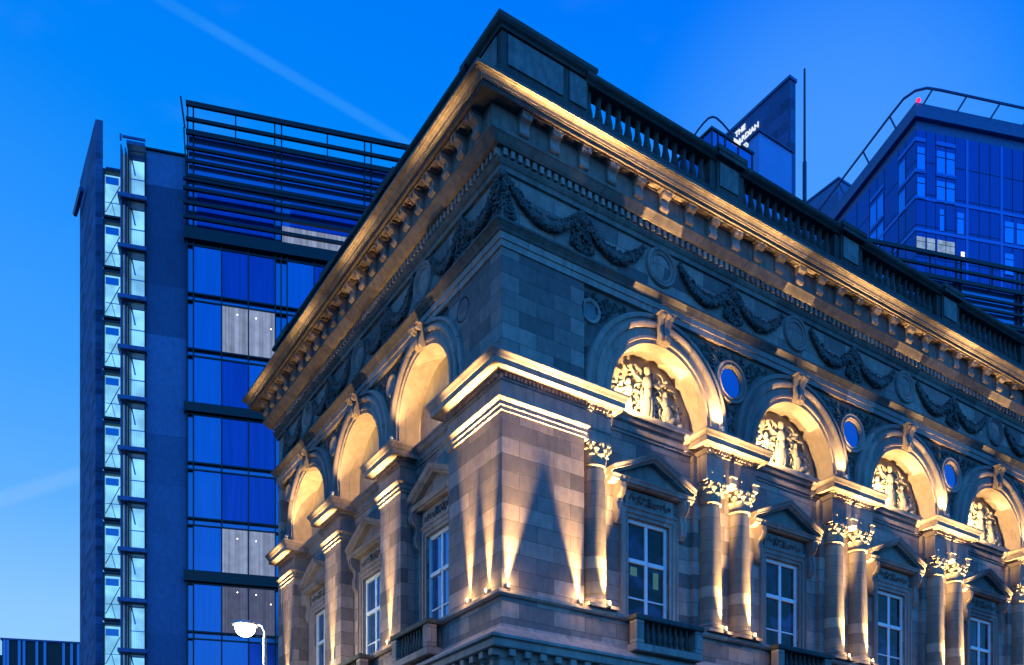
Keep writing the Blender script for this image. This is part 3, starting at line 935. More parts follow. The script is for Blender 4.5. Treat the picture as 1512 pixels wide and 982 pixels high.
b = MB(TR); rg = random.Random(5)
for i in range(170):
    t = rg.random(); z = 17.74 - .92 * t; wd = .04 + .34 * t
    x = rg.random() * wd; rr = rg.uniform(.025, .05); a2 = rg.uniform(0, 6.28)
    if i % 2: b.T = TR
    else: b.T = TL
    b.blob((x, .03 + .04 * rg.random(), z), (rr * .7, rr * .8, rr * rg.uniform(1, 1.9)), 1, (cos(a2), .3, sin(a2)))
b.T = None; b.blob((-.03, -.03, 17.7), (.07, .07, .09), 2)
b.build('garland_drop', 'carved', fz, smooth=True, angle=70)

# roof parapet ---------------------------------------------------------------
par = hsweep([(.16, 19.3), (.16, 19.98), (.10, 20.01), (.06, 20.05), (.02, 20.07), (-.42, 20.08)], 'roof_balustrade', 'soot', PATH)
COP = [(-.38, 20.86), (.02, 20.86), (.06, 20.90), (.12, 20.94), (.15, 20.98), (.15, 21.05), (.10, 21.09), (-.2, 21.11), (-.46, 21.10)]
b = MB(); b.sweep([(XE, 0), (2.3, 0)], COP, scl); b.build('coping_rail', 'soot', par)
b = MB(); b.sweep([(0, 1.3), (0, YE), (1, YE)], COP, scl); b.build('coping_rail', 'soot', par)
# corner block with recessed panels
b = MB(); b.box((.0, .0, 20.06), (2.42, .45, 20.98)); b.box((.0, .45, 20.06), (.45, 1.42, 20.98))
cb = b.build('corner_block', 'soot', par)
b = MB(); b.sweep([(2.42, .45), (2.42, 0), (0, 0), (0, 1.42), (.45, 1.42)], [(.0, 20.95), (.05, 20.95), (.07, 21.0), (.13, 21.04), (.17, 21.10), (.17, 21.19), (.1, 21.22), (-.5, 21.26)], None)
b.build('block_coping', 'soot', cb)
b = MB(TR); b.cbox((.16, .002, 20.22), (1.68, .035, 20.90), .02); b.cbox((1.86, .002, 20.22), (2.36, .035, 20.90), .02); b.T = TL; b.cbox((.16, .002, 20.22), (1.3, .045, 20.9), .02)
b.build('block_panel', 'panel', cb)
# pedestals over the column pairs
b = MB(TR); b.box((-.62, -.42, 20.07), (.62, -.02, 20.87)); b.box((-.42, -.02, 20.07), (.42, .04, 20.90))
pd = b.build('balustrade_pedestal', 'soot', par)
b = MB(TR); b.cbox((-.34, .042, 20.22), (.34, .07, 20.84), .015); b.build('pedestal_panel', 'panel', pd)
b = MB(TR); b.box((-.5, -.3, 20.9), (.5, .2, 21.0)); b.cbox((-.55, -.42, 21.0), (.55, .22, 21.16), .02); b.build('pedestal_cap', 'soot', pd)
pd.location = (7.05, 0, 0)
for k in range(1, 5): cp(pd, (5 * k, 0, 0))
BAL = [(.075, 0), (.075, .05), (.05, .07), (.055, .10), (.085, .18), (.095, .24), (.08, .32), (.06, .42), (.056, .50), (.058, .56), (.06, .585), (.06, .605), (.05, .62), (.07, .66), (.07, .70)]


def baluster(h, k, n=12):
    b = MB(); b.lathe([(r * k, z * h / .70) for r, z in BAL], (0, 0), n)
    return b


bl = baluster(.80, 1.2).build('baluster', 'soot', par, smooth=True, angle=50)
first = True
for k in range(5):
    s0 = 2.42 if k == 0 else 7.05 + 5 * (k - 1) + .62
    s1 = 7.05 + 5 * k - .62
    n = round((s1 - s0) / .312)
    for i in range(n):
        pos = Vector((s0 + (i + .5) * (s1 - s0) / n, .2, 20.075))
        if first: bl.location = pos; first = False
        else: cp(bl, pos - bl.location)
for k in range(3):
    s0, s1 = ((1.42, 5.1), (6.2, 9.15), (10.25, 13.2))[k]
    n = round((s1 - s0) / .36)
    for i in range(n):
        cp(bl, Vector((.2, s0 + (i + .5) * (s1 - s0) / n, 20.075)) - bl.location)
b = MB(TL); b.box((-.55, -.42, 20.07), (.55, .04, 20.90)); b.cbox((-.6, -.45, 20.9), (.6, .22, 21.14), .02)
p2 = b.build('balustrade_pedestal', 'soot', par); p2.location = (0, 5.66, 0)
cp(p2, (0, 4.05, 0)); cp(p2, (0, 8.1, 0))


# window balconies ----------------------------------------------------------
def balcony(T, half, pj):
    b = MB(T)
    b.cbox((-half, .0, 7.62), (half, pj, 7.80), .015)
    for s in (-half + .13, half - .13): b.cbox((s - .13, pj - .26, 7.80), (s + .13, pj, 8.36), .015)
    o = b.build('balcony', 'stone', hall)
    b = MB(T); b.cbox((-half - .04, pj - .24, 8.36), (half + .04, pj + .04, 8.49), .02); b.cbox((-half - .04, .1, 8.36), (-half + .2, pj - .24, 8.49), .02); b.cbox((half - .2, .1, 8.36), (half + .04, pj - .24, 8.49), .02)
    b.build('balcony_rail', 'soot', o)
    n = 8
    sb = baluster(.56, .72, 10).build('balcony_baluster', 'soot', o, smooth=True, angle=50)
    for i in range(n):
        s = -half + .36 + (2 * half - .72) * (i + .5) / n
        pos = Vector(T(s, pj - .13, 7.80))
        if i == 0: sb.location = pos
        else: cp(sb, pos - sb.location)
    for s in (-half + .1, half - .1):
        cp(sb, Vector(T(s, pj - .40, 7.80)) - sb.location)
    return o


# recess of dark opening behind the balusters
bo = balcony(TR, 1.1, .36); bo.location = (RC[0], 0, 0)
for c in RC[1:]: cp(bo, (c - RC[0], 0, 0))
bo = balcony(TL, 1.0, .42); bo.location = (0, LC[0], 0)
for c in LC[1:]: cp(bo, (0, c - LC[0], 0))
# ------------------------------------------------------------------ FLOODLIGHTS
WARM = (1.0, .67, .25)
GRP = 'floodlights fixed along the stone hall'
_pro = {}


def flood(loc, target, power, angle, blend, label, group=GRP, size=.05, added_fill=0, linear_falloff=False):
    loc = Vector(loc); d = (Vector(target) - loc).normalized()
    root = empty('floodlight', loc); root.scale = (.8, .8, .8); tag(root, label, 'floodlight', group)
    q = Vector((0, 0, 1)).rotation_difference(d)
    if not _pro:
        b = MB(); b.lathe([(.0, -.10), (.045, -.10), (.06, -.05), (.065, .03), (.072, .035), (.072, .055), (.058, .055), (.056, .035)], (0, 0), 16)
        for k in range(4): b.box((-.05, -.062 + .0, -.085 + .025 * k), (.05, .0, -.08 + .025 * k))
        _pro['b'] = b.build('lamp_body', 'metal', None, smooth=True, angle=40)
        b = MB(); b.lathe([(0, .042), (.056, .042)], (0, 0), 16); _pro['l'] = b.build('lamp_lens', 'lens', None)
        b = MB(); b.tube([(-.085, 0, 0), (-.085, 0, -.09), (-.05, 0, -.13), (.05, 0, -.13), (.085, 0, -.09), (.085, 0, 0)], .01, 6); b.box((-.05, -.04, -.15), (.05, .04, -.135))
        _pro['y'] = b.build('yoke', 'darkmetal', None, smooth=True)
        parts = dict(_pro)
    else:
        parts = {k: o.copy() for k, o in _pro.items()}
        for o in parts.values(): col.objects.link(o)
    for k, o in parts.items():
        o.parent = root; o.location = (0, 0, 0)
        o.rotation_mode = 'QUATERNION'; o.rotation_quaternion = q if k != 'y' else (1, 0, 0, 0)
    ld = bpy.data.lights.new('flood_beam', 'SPOT'); ld.energy = power; ld.color = WARM; ld.spot_size = radians(angle); ld.spot_blend = blend; ld.shadow_soft_size = size
    if linear_falloff:       # non-physical linear falloff in place of inverse-square, so beams fade less up the wall
        ld.use_nodes = True; t = ld.node_tree
        em = next(n for n in t.nodes if n.type == 'EMISSION'); fo = t.nodes.new('ShaderNodeLightFalloff'); fo.inputs['Strength'].default_value = 1.0; fo.inputs['Smooth'].default_value = .0
        t.links.new(fo.outputs['Linear'], em.inputs['Strength'])
    lo = bpy.data.objects.new('flood_beam', ld); col.objects.link(lo); lo.parent = root
    lo.location = d * .07
    lo.rotation_mode = 'QUATERNION'; lo.rotation_quaternion = Vector((0, 0, -1)).rotation_difference(d)
    if added_fill:
        l2 = bpy.data.lights.new('flood_added_fill', 'POINT'); l2.energy = added_fill; l2.color = WARM; l2.shadow_soft_size = .06  # bare point light added just off the lamp to warm nearby walls
        o2 = bpy.data.objects.new('flood_added_fill', l2); col.objects.link(o2); o2.parent = root; o2.location = Vector((0, -.14, .06)) if abs(loc.y) < 1 and loc.x > 0 else Vector((-.14, 0, .06))
    return root


K = 1.0
BP = 3900
ORD = ['first', 'second', 'third', 'fourth', 'fifth']
# columns, street face
zf = 8.66
for nm, x, lab in [('c', 2.78, 'small floodlight at the foot of the lone column beside the corner pier')] + \
        [('c', p + s, f'small floodlight at the foot of the {sd} column of the {ORD[i]} pair from the corner')
         for i, p in enumerate(RP[:4]) for s, sd in ((-.54, 'nearer'), (.54, 'farther'))]:
    flood((x + .12, CD - .45, zf - .02), (x + .06, CD + .16, zf + 3.4), BP * .85, 36, 1, lab, added_fill=13, linear_falloff=True)
flood((.12, -.062, zf - .06), (.56, .21, zf + 3.6), BP * 1.25, 28, 1, 'small floodlight on the ledge at the very corner of the corner pier, street side', added_fill=13, linear_falloff=True)
flood((2.14, -.062, zf - .06), (1.72, .21, zf + 3.6), BP * 1.25, 28, 1, 'small floodlight on the street ledge of the corner pier, near the lone column', added_fill=13, linear_falloff=True)
flood((-.062, .52, zf - .06), (.21, .55, zf + 3.6), BP * 1.0, 23, 1, 'small floodlight on the side ledge of the corner pier, nearer the corner', added_fill=13, linear_falloff=True)
flood((-.062, 1.36, zf - .06), (.21, 1.42, zf + 3.6), BP * 1.0, 23, 1, 'small floodlight on the side ledge of the corner pier, nearer the side windows', added_fill=13, linear_falloff=True)
for i, p in enumerate(LP):
    flood((-.062, p, zf - .06), (.21, p, zf + 3.6), BP * 1.0, 24, 1, f'small floodlight at the foot of the {ORD[i]} side pilaster from the corner', added_fill=13, linear_falloff=True)
# up on the entablature blocks: into the arches, and over the wall face to the cornice
zi = 13.82
for i, c in enumerate(RC[:4]):
    src = 'corner pier' if i == 0 else f'{ORD[i - 1]} column pair'
    flood((c - 1.18, .06, zi - .03), (c + .25, .72, 14.55), 900 * K, 120, .8, f'floodlight on top of the {src} block, inside the foot of the next arch')
    flood((c + 1.95, -.22, zi - .04), (c + 1.35, -.20, 16.6), 430 * K, 92, .7, f'floodlight on the front lip of the {ORD[i]} column pair block, aimed up the arch')
for i, c in enumerate(LC):
    src = 'corner pier' if i == 0 else f'{ORD[i - 1]} side pilaster'
    flood((.42, c - 1.00, zi), (.66, c - .1, 14.9), 420 * K, 150, .6, f'floodlight on top of the {src} block, inside the foot of the side arch')
    flood((-.33, c + 1.22, zi - .04), (-.29, c + .8, 16.6), 360 * K, 92, .7, f'floodlight on the front lip of the {ORD[i]} side pilaster block, aimed up the arch')

# ------------------------------------------------------------------ THE HOTEL BEHIND
A = radians(75.5)
U = RGT * sin(A) + FWD * cos(A)
O_H = W(275, 48)
hotel = empty('hotel_building', O_H, atan2(U.y, U.x))
tag(hotel, 'tall blue glass hotel slab with louvred top storey behind the stone hall', 'hotel')
# local frame: x along the facade, -y towards the camera
TH_ = lambda s, d, z: (s, -d, z)
M['spandrel'] = glass('spandrel_glass', (.09, .22, .46), .15, .7, .6)
M['pane_a'] = glass('facade_glass', (.075, .19, .45), .06, .8, .6, vary=.06)
M['pane_b'] = glass('facade_glass_curtained', (.035, .085, .34), .14, .7, .5, vary=.12)
M['mull'] = plain('mullion_black', (.006, .008, .014), .4)
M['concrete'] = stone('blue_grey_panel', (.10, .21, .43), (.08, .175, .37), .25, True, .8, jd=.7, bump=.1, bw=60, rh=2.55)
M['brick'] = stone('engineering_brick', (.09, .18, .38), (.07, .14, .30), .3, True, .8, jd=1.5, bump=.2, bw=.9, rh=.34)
M['curtain'] = emit('lit_curtain', (.46, .58, .92), .55, 'curtain')
M['dimcurtain'] = emit('dim_curtain', (.30, .36, .66), .30, 'curtain')
M['stairlit'] = emit('lit_stairwell', (.22, .62, 1.0), 1.15, 'room')
M['louvre'] = plain('louvre_black', (.008, .009, .014), .5)
M['bluesteel'] = plain('painted_steel', (.065, .14, .34), .5)
LT = 62.0
b = MB(TH_); b.box((0, -14, 0), (LT, -.25, 35.6)); b.box((.1, -13, 35.6), (LT, -.26, 41.0)); b.build('hotel_core', 'spandrel', hotel)
b = MB(TH_); b.box((.1, -13, 41.0), (LT, -.3, 41.08)); b.build('hotel_roof', 'louvre', hotel)
# module of 3 storeys = 8.75; panes
ZT = [35.22 - 8.72 * k for k in range(4)]
colx = []
for k in range(4):
    t = 4.70 * k
    colx += [(t + .36, t + 1.70), (t + 1.77, t + 3.04), (t + 3.11, t + 4.40)]
mu = MB(TH_)
pane_protos = {}
lit = {(1, 1), (1, 2), (5, 1), (5, 2)}; dim = {(6, 1), (6, 2), (8, 1)}
row = 0
rows = []
for m_ in range(3):
    top = ZT[m_]
    for j in range(3):
        z1 = top - 2.86 * j; rows.append((z1 - 2.40, z1))
for r, (z0, z1) in enumerate(rows):
    for c, (x0, x1) in enumerate(colx):
        if r > 7 and c > 3: continue
        kind = 'curtain' if (r, c) in lit else 'dimcurtain' if (r, c) in dim else ('pane_b' if c % 3 and (r * 7 + c * 5) % 6 else 'pane_a')
        key = (kind, round(x1 - x0, 2))
        p = MB(TH_); p.box((x0, -.25, z0), (x1, -.12, z1))
        o = p.build('window', kind, hotel)
        if kind in ('curtain', 'dimcurtain'):
            q = MB(TH_)
            for xx, zz in (((.75, .25),) if c % 2 else ((.35, .3), (1.1, .75))): q.blob((x0 + xx, -.11, z1 - zz - .1 * (r % 3)), .03)
            q.build('ceiling_light', M['lens'], o)
    # horizontal transoms
    for zz in (z0 - .07, z1 + .01):
        mu.box((0, -.24, zz), (LT * .35, -.08, zz + .075))
for k in range(4):
    t = 4.7 * k
    for x in (t + .0, t + .31, t + 1.70, t + 3.04, t + 4.40):
        mu.box((x, -.24, 8), (x + .065, -.06, 35.5))
mu.build('mullions', 'mull', hotel)
b = MB(TH_)
for z0, z1 in ((35.47, 36.07), (26.62, 27.08), (17.9, 18.45), (9.2, 9.8)):
    b.box((-.12, -.25, z0), (LT, .10, z1))
b.build('floor_band', 'mull', hotel)
# louvred top storey
b = MB(TH_)
for z, h, d in ((36.52, .16, .18), (37.25, .16, .18), (37.98, .16, .18), (38.46, .12, .18), (38.76, .16, .02), (39.53, .15, .02), (40.19, .15, .02), (40.98, .24, .05), (41.65, .16, .05), (42.42, .24, .08)):
    b.box((-.02 if d < .1 else -.14, d - .14, z - h / 2), (LT, d, z + h / 2))
b.build('louvre_bars', 'louvre', hotel)
b = MB(TH_)
for k in range(14):
    t = 4.7 * k
    for x in (t + .02 if k else .3, t - .33 if k else .02):
        b.box((x, -.22, 36), (x + .07, -.10, 42.4))
    if k: b.box((t - 2.3, -.2, 41), (t - 2.24, -.1, 42.4))
b.build('louvre_posts', 'louvre', hotel)
b = MB(TH_); b.box((4.75, -.215, 36.15), (8.6, -.19, 37.1)); b.build('lit_window', 'curtain', hotel)
b = MB(TH_)
for k in range(8): b.box((.5 + 4.7 * k, -.255, 36.2), (4.35 + 4.7 * k, -.22, 38.4))
b.build('upper_glazing', 'pane_b', hotel)
# rooftop screens and planting seen through the top rails
b = MB(TH_); b.box((2.15, -3.2, 41.1), (2.35, -3.0, 42.3)); b.box((4.55, -3.2, 41.1), (4.75, -3.0, 42.3))
for k in range(9): b.box((2.45 + .24 * k, -3.15, 41.1), (2.55 + .24 * k, -3.05, 42.3))
b.box((2.15, -3.2, 42.2), (4.75, -3.0, 42.34)); b.build('roof_screen', 'bluesteel', hotel)
b = MB(TH_); rg = random.Random(3)
for k in range(70):
    c0 = rg.choice((7.2, 7.9, 8.5)); b.blob((c0 + rg.gauss(0, .2), -2 + rg.gauss(0, .2), 41.25 + abs(rg.gauss(0, .16))), (.07, .07, .12), 1, (rg.gauss(0, 1), rg.gauss(0, 1), 1))
b.box((9.2, -3, 41.1), (10.3, -2, 42.0)); b.build('roof_planter', plain('planter_leaves', (.02, .04, .03), .8), hotel)
b = MB(TH_)
b.tube([(-.25, .25, 42.5), (-.05, .2, 41.0)], .05, 6); b.tube([(-.1, .2, 41), (.0, .0, 38.8)], .04, 6); b.build('end_bracket', 'louvre', hotel)

# concrete end wall, lit balconies, stair windows, brick fin
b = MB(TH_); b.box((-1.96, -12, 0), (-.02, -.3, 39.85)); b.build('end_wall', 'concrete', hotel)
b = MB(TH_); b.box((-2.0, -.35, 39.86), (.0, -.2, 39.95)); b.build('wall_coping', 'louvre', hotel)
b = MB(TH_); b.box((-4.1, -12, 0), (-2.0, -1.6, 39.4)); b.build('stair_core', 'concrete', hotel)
PIT = 2.553
slabs = [37.08 - PIT * k for k in range(13)]
# balcony bay between t=-3.18 and -1.96
b = MB(TH_); b.box((-2.86, -1.35, 39.72), (-1.98, .08, 39.9)); b.box((-3.05, .0, 40.02), (-1.96, .08, 40.12)); b.box((-3.18, -.05, 39.9), (-3.1, .05, 40.2)); b.build('canopy', 'bluesteel', hotel)
sl0 = MB(TH_); sl0.cbox((-3.28, -1.3, -.10), (-1.90, .14, .12), .02); sl = sl0.build('balcony_slab', 'bluesteel', hotel); sl.location.z = slabs[0]
for z in slabs[1:]: cp(sl, (0, 0, z - slabs[0]))
b = MB(TH_); b.box((-2.72, -.75, .14), (-2.02, -.7, 2.40)); lw = b.build('lit_window', 'stairlit', hotel)
b = MB(TH_); b.box((-2.82, -.72, .12), (-2.74, -.02, 2.44)); b.box((-2.02, -.72, .12), (-1.965, -.02, 2.44)); b.box((-2.74, -.1, 2.36), (-2.02, -.02, 2.44)); b.build('window_frame', 'mull', lw)
b = MB(TH_)
b.box((-2.72, -.2, 1.05), (-2.04, -.16, 1.09))
for k in range(7): b.box((-2.70 + .1 * k, -.19, .14), (-2.69 + .1 * k, -.17, 1.05))
b.add([(-2.72, -.5, 2.36), (-2.55, -.5, 1.5), (-2.47, -.5, 1.5), (-2.66, -.5, 2.36)], [(0, 1, 2, 3)])
b.build('railing', M['railblue'] if 'railblue' in M else 'spandrel', lw)
lw.location.z = slabs[0]
for z in slabs[1:]: cp(lw, (0, 0, z - slabs[0]))
b = MB(TH_); b.box((-3.16, -.5, 0), (-3.10, -.02, 39.7)); b.box((-2.98, -.6, 0), (-2.92, -.2, 39.7)); b.build('post', 'bluesteel', hotel)
M['sidelit'] = emit('lit_side_glass', (.16, .42, .8), .42, 'room')
b = MB(TH_); b.box((-3.10, -.55, 0), (-2.98, -.5, 39.6)); b.box((-2.92, -.65, 0), (-2.82, -.6, 39.6)); b.build('side_glazing', 'sidelit', hotel)
# stair windows
b = MB(TH_); b.box((-3.96, -.62, .1), (-3.2, -.58, 2.3)); sw = b.build('stair_window', 'stairlit', hotel)
b = MB(TH_); b.box((-4.02, -.56, -.02), (-3.95, -.30, 2.42)); b.box((-3.95, -.56, -.02), (-3.18, -.30, .09)); b.box((-3.95, -.56, 2.3), (-3.18, -.30, 2.42)); b.build('window_frame', 'mull', sw)
b = MB(TH_); b.tube([(-3.92, -.5, .35), (-3.25, -.5, 1.75)], .022, 6); b.tube([(-3.65, -.5, .9), (-3.45, -.5, .12)], .018, 6); b.box((-3.92, -.52, 1.8), (-3.3, -.48, 2.15))
b.box((-3.92, -.53, .85), (-3.2, -.5, .88)); b.build('stair_flight', 'spandrel', sw)
sz = 36.12; sw.location.z = sz
for k in range(1, 12): cp(sw, (0, 0, -PIT * k))
b = MB(TH_); b.box((-4.02, -1.62, 0), (-3.16, -.68, 38.5)); b.build('stair_wall', 'concrete', hotel)
b = MB(TH_); b.box((-3.95, -.9, 38.95), (-3.2, -.8, 39.0)); b.tube([(-3.95, -.85, 38.5), (-3.95, -.85, 39.0)], .02, 6); b.build('roof_rail', 'bluesteel', hotel)
# brick fin: its flank runs parallel to the side face of the hall
fin = MB()
a0 = W(152, 48.6) + U * -.36; Yv = Vector((0, 1, 0))
# length so that the far end lands at px 118
lo_, hi_ = 0, 40
for _ in range(40):
    md = (lo_ + hi_) / 2; p = a0 + Yv * md - CAM
    x = PX + F * p.dot(RGT) / p.dot(FWD)
    if x > 118: lo_ = md
    else: hi_ = md
Ln = lo_
q0 = a0; a0 = q0 + U * .36
mi = hotel.matrix_world
loc = lambda p: (Matrix.Rotation(-hotel.rotation_euler.z, 4, 'Z') @ (Vector(p) - O_H))
P4 = [loc(a0), loc(q0), loc(q0 + Yv * Ln), loc(q0 + Yv * (Ln - .2) + U * .5)]
ht = ZP(178, 48.6)
fin.add([(p.x, p.y, 0) for p in P4] + [(p.x, p.y, ht) for p in P4], [(0, 1, 2, 3), (4, 5, 6, 7), (0, 1, 5, 4), (1, 2, 6, 5), (2, 3, 7, 6), (3, 0, 4, 7)])
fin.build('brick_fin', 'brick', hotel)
b = MB(); 
c1 = [q0 + Yv * Ln * f for f in (.55, 1.0)]
pp = [loc(c1[0] - U * .25), loc(c1[1] - U * .25)]
b.tube([(pp[0].x, pp[0].y, ht - 1.9), (pp[1].x, pp[1].y, ht - 1.9)], .14, 6); b.build('fin_gantry', 'bluesteel', hotel)

# ------------------------------------------------------------------ sign tower and roof boxes to the right
def boxat(px, dep, top_py, len_r, len_l, zb, name, m, parent=None):
    """box aligned with the stone hall; near corner at image px"""
    c = W(px, dep); z = ZP(top_py, dep)
    b = MB(); b.box((c.x, c.y, zb), (c.x + len_r, c.y + len_l, z))
    return b, c, z


tow = empty('sign_tower', W(1166, 80))
tag(tow, 'slim brick tower carrying a lit white hotel name sign, above the roof balustrade', 'tower')
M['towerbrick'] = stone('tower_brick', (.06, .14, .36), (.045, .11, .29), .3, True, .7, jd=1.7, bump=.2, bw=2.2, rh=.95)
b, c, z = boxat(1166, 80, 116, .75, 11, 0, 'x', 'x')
b.v = [(x - c.x, y - c.y, zz) for x, y, zz in b.v]; b.build('tower_wall', 'towerbrick', tow)
b = MB(); b.box((-.1, -.1, z), (.85, 11.1, z + .25)); b.build('tower_coping', 'bluesteel', tow)
M['plantblue'] = plain('pale_blue_cladding', (.16, .36, .78), .5, noise=.06, scale=.5)
M['sign'] = emit('sign_white', (.85, .93, 1.0), 1.0)


def text_mesh(txt, size, name, parent, m, loc, rot):
    cu = bpy.data.curves.new(name, 'FONT'); cu.body = txt; cu.size = size; cu.extrude = .04; cu.offset = size * .02
    o = bpy.data.objects.new(name, cu); col.objects.link(o)
    dg = bpy.context.evaluated_depsgraph_get(); dg.update()
    me = bpy.data.meshes.new_from_object(o.evaluated_get(dg)); bpy.data.objects.remove(o); bpy.data.curves.remove(cu)
    me.materials.clear(); me.materials.append(M[m])
    k = bpy.data.objects.new(name, me); col.objects.link(k); k.parent = parent; k.location = loc; k.rotation_euler = rot
    return k


def yat(px, x0):
    """world y (rel. tower corner) on plane x=c.x where image px falls"""
    a = (px - PX) / F; d = FWD + RGT * a
    t = (c.x - .0 - CAM.x) / d.x
    return CAM.y + t * d.y - c.y, t


for txt, pxr, pyr, size in (('THE', 1101, 190.5, .66), ('EDWARDIAN', 1120.5, 187.5, .66), ('MANCHESTER', 1120.5, 202.5, .66)):
    yy, dep = yat(pxr, 0)
    o = text_mesh(txt, size, 'sign_letters', tow, 'sign', (0, 0, 0), (pi / 2, 0, -pi / 2))
    wd = max(v.co.x for v in o.data.vertices)
    o.location = (-.06, yy + wd, ZP(pyr, dep))
ph = empty('rooftop_plant_room', W(1121, 66))
tag(ph, 'pale blue boxy plant room in front of the brick sign tower', 'plant room')
b, c2, z2 = boxat(1121, 66, 195, 3.4, 1.0, 41.1, '', '')
b.v = [(x - c2.x, y - c2.y, zz) for x, y, zz in b.v]; b.build('plant_room_wall', M['plantblue'] if 'plantblue' in M else 'concrete', ph)
b = MB(); b.box((-.12, -.12, z2), (3.5, 1.1, z2 + .18)); b.build('plant_room_coping', 'concrete', ph)
gb = empty('glass_roof_box', W(1051, 60))
tag(gb, 'small glazed roof box with black frame and curved rail left of the lit sign', 'glass box')
b, c3, z3 = boxat(1051, 60, 191, 3.75, 4, 41.1, '', '')
b.v = [(x - c3.x, y - c3.y, zz) for x, y, zz in b.v]; b.build('box_glazing', 'pane_a', gb)
b = MB()
for x in (0, .55, 1.2, 2.4, 3.72): b.box((x - .05, -.05, 41.1), (x + .05, .03, z3))
b.box((-.08, -.08, z3), (3.85, 4, z3 + .16)); b.build('box_frame', 'mull', gb)
b = MB()
pts = [(-.05 + .0, 2.5, z3 + .2), (-.05, 1.7, z3 + .55), (-.05, 1.2, z3 + .75), (-.04, .7, z3 + .86), (.0, .3, z3 + .92), (.15, .08, z3 + .93), (.4, -.02, z3 + .9), (.9, -.05, z3 + .76), (1.6, -.05, z3 + .5), (2.6, -.05, z3 + .15)]
b.tube(pts, .06, 8); b.build('curved_rail', 'bluesteel', gb)
b = MB(); b.box((1.9, -.12, z3 - .0), (2.5, -.09, z3 + .0 + .22)); b.build('lit_strip', M['sign'], gb)

# flagpole on the hall roof
def ray_x(px, y):
    a = (px - PX) / F; d = FWD + RGT * a; t = (y - CAM.y) / d.y
    return CAM.x + t * d.x, t
fxp, fdep = ray_x(1188, 4.0)
fp = MB(); fp.lathe([(.0, 0), (.12, 0), (.12, .15), (.075, .2), (.07, ZP(240, fdep) - 19.4), (.045, ZP(238, fdep) - 19.4), (.035, ZP(102, fdep) - 19.4), (.0, ZP(101, fdep) - 19.4)], (0, 0), 12)
fo = fp.build('flagpole', plain('flagpole_paint', (.03, .04, .07), .4), None, smooth=True, angle=40); fo.location = (fxp, 4.0, 19.4)
tag(fo, 'bare slender flagpole rising from the roof of the stone hall', 'flagpole')

# ------------------------------------------------------------------ far glass tower
AF = radians(77.3); UF = RGT * sin(AF) + FWD * cos(AF)
DF = 120.0
ft = empty('glass_tower', W(1352, DF), atan2(UF.y, UF.x))
tag(ft, 'distant dark blue glass tower with a roof rail and a red warning light', 'tower')
zt = ZP(152, DF)
M['far_a'] = glass('far_tower_panel', (.035, .085, .36), .3, .5, .4, vary=.06)
M['far_l'] = glass('far_tower_band', (.09, .2, .6), .3, .5, .4)
M['far_w'] = glass('far_tower_window', (.16, .35, .8), .12, .7, .6)
M['far_lit'] = emit('far_lit_window', (.40, .62, .98), .62, 'room')
M['red'] = emit('red_beacon', (1.0, .02, .10), 2.2)
b = MB(TH_); b.box((0, -30, 0), (36, 0, zt - 3.4)); b.build('tower_body', 'far_a', ft)
b = MB(TH_); b.box((-.1, -30.1, zt - 1.7), (36.1, .1, zt)); b.box((.5, -29.5, zt - 3.42), (35.5, -.5, zt - 1.7)); b.build('tower_crown', 'bluesteel', ft)
z0 = zt - 3.4
XJ = [0, 1.5, 2.9, 4.4, 5.8, 7.5, 9.4, 11.0, 12.7] + [12.7 + 1.75 * i for i in range(1, 14)]
b = MB(TH_)
for k in range(1, 15): b.box((0, 0, z0 - 4.1 * k + .1), (36, .03, z0 - 4.1 * k + .16)); b.box((-.03, -30, z0 - 4.1 * k + .1), (0, 0, z0 - 4.1 * k + .16))
for x in XJ: b.box((x, 0, z0 - 60), (x + .07, .035, z0))
for y in (2.0, 3.5, 6.6, 8.2, 10, 13, 16, 19, 22, 26): b.box((-.035, -y - .07, z0 - 60), (0, -y, z0))
b.build('panel_joints', 'mull', ft)
b = MB(TH_)
for zz in (z0 - 8.9, z0 - 13.0): b.box((-.08, 0, zz), (36, .08, zz + .4)); b.box((-.08, -30, zz), (0, 0, zz + .4))
for xx in (7.4, 12.6, 23): b.box((xx, 0, z0 - 60), (xx + .36, .07, z0))
for zz in (z0 - 1.5, z0 - 5.5):
    b.box((-.1, 0, zz), (1.4, .1, zz + .5)); b.box((2.95, 0, zz), (5.8, .1, zz + .5)); b.box((-.1, -3.5, zz), (0, 0, zz + .5)); b.box((-.1, -9.8, zz - 1.0), (0, -6.6, zz - .5))
b.build('pale_bands', 'far_l', ft)


def far_win(kind, nm, items, face=0):
    o0 = None
    for x, zz, wd, hh in items:
        p = MB(TH_)
        if face == 0: p.box((x, 0, zz), (x + wd, .06, zz + hh))
        else: p.box((-.06, -x - wd, zz), (0, -x, zz + hh))
        o = p.build(nm, kind, ft)
        f = MB(TH_)
        if face == 0: f.box((x, .06, zz + hh * .72), (x + wd, .1, zz + hh * .74)); f.box((x - .05, .0, zz - .06), (x + wd + .05, .11, zz))
        else: f.box((-.11, -x - wd - .05, zz - .06), (0, -x + .05, zz))
        f.build('window_frame', 'mull', o)


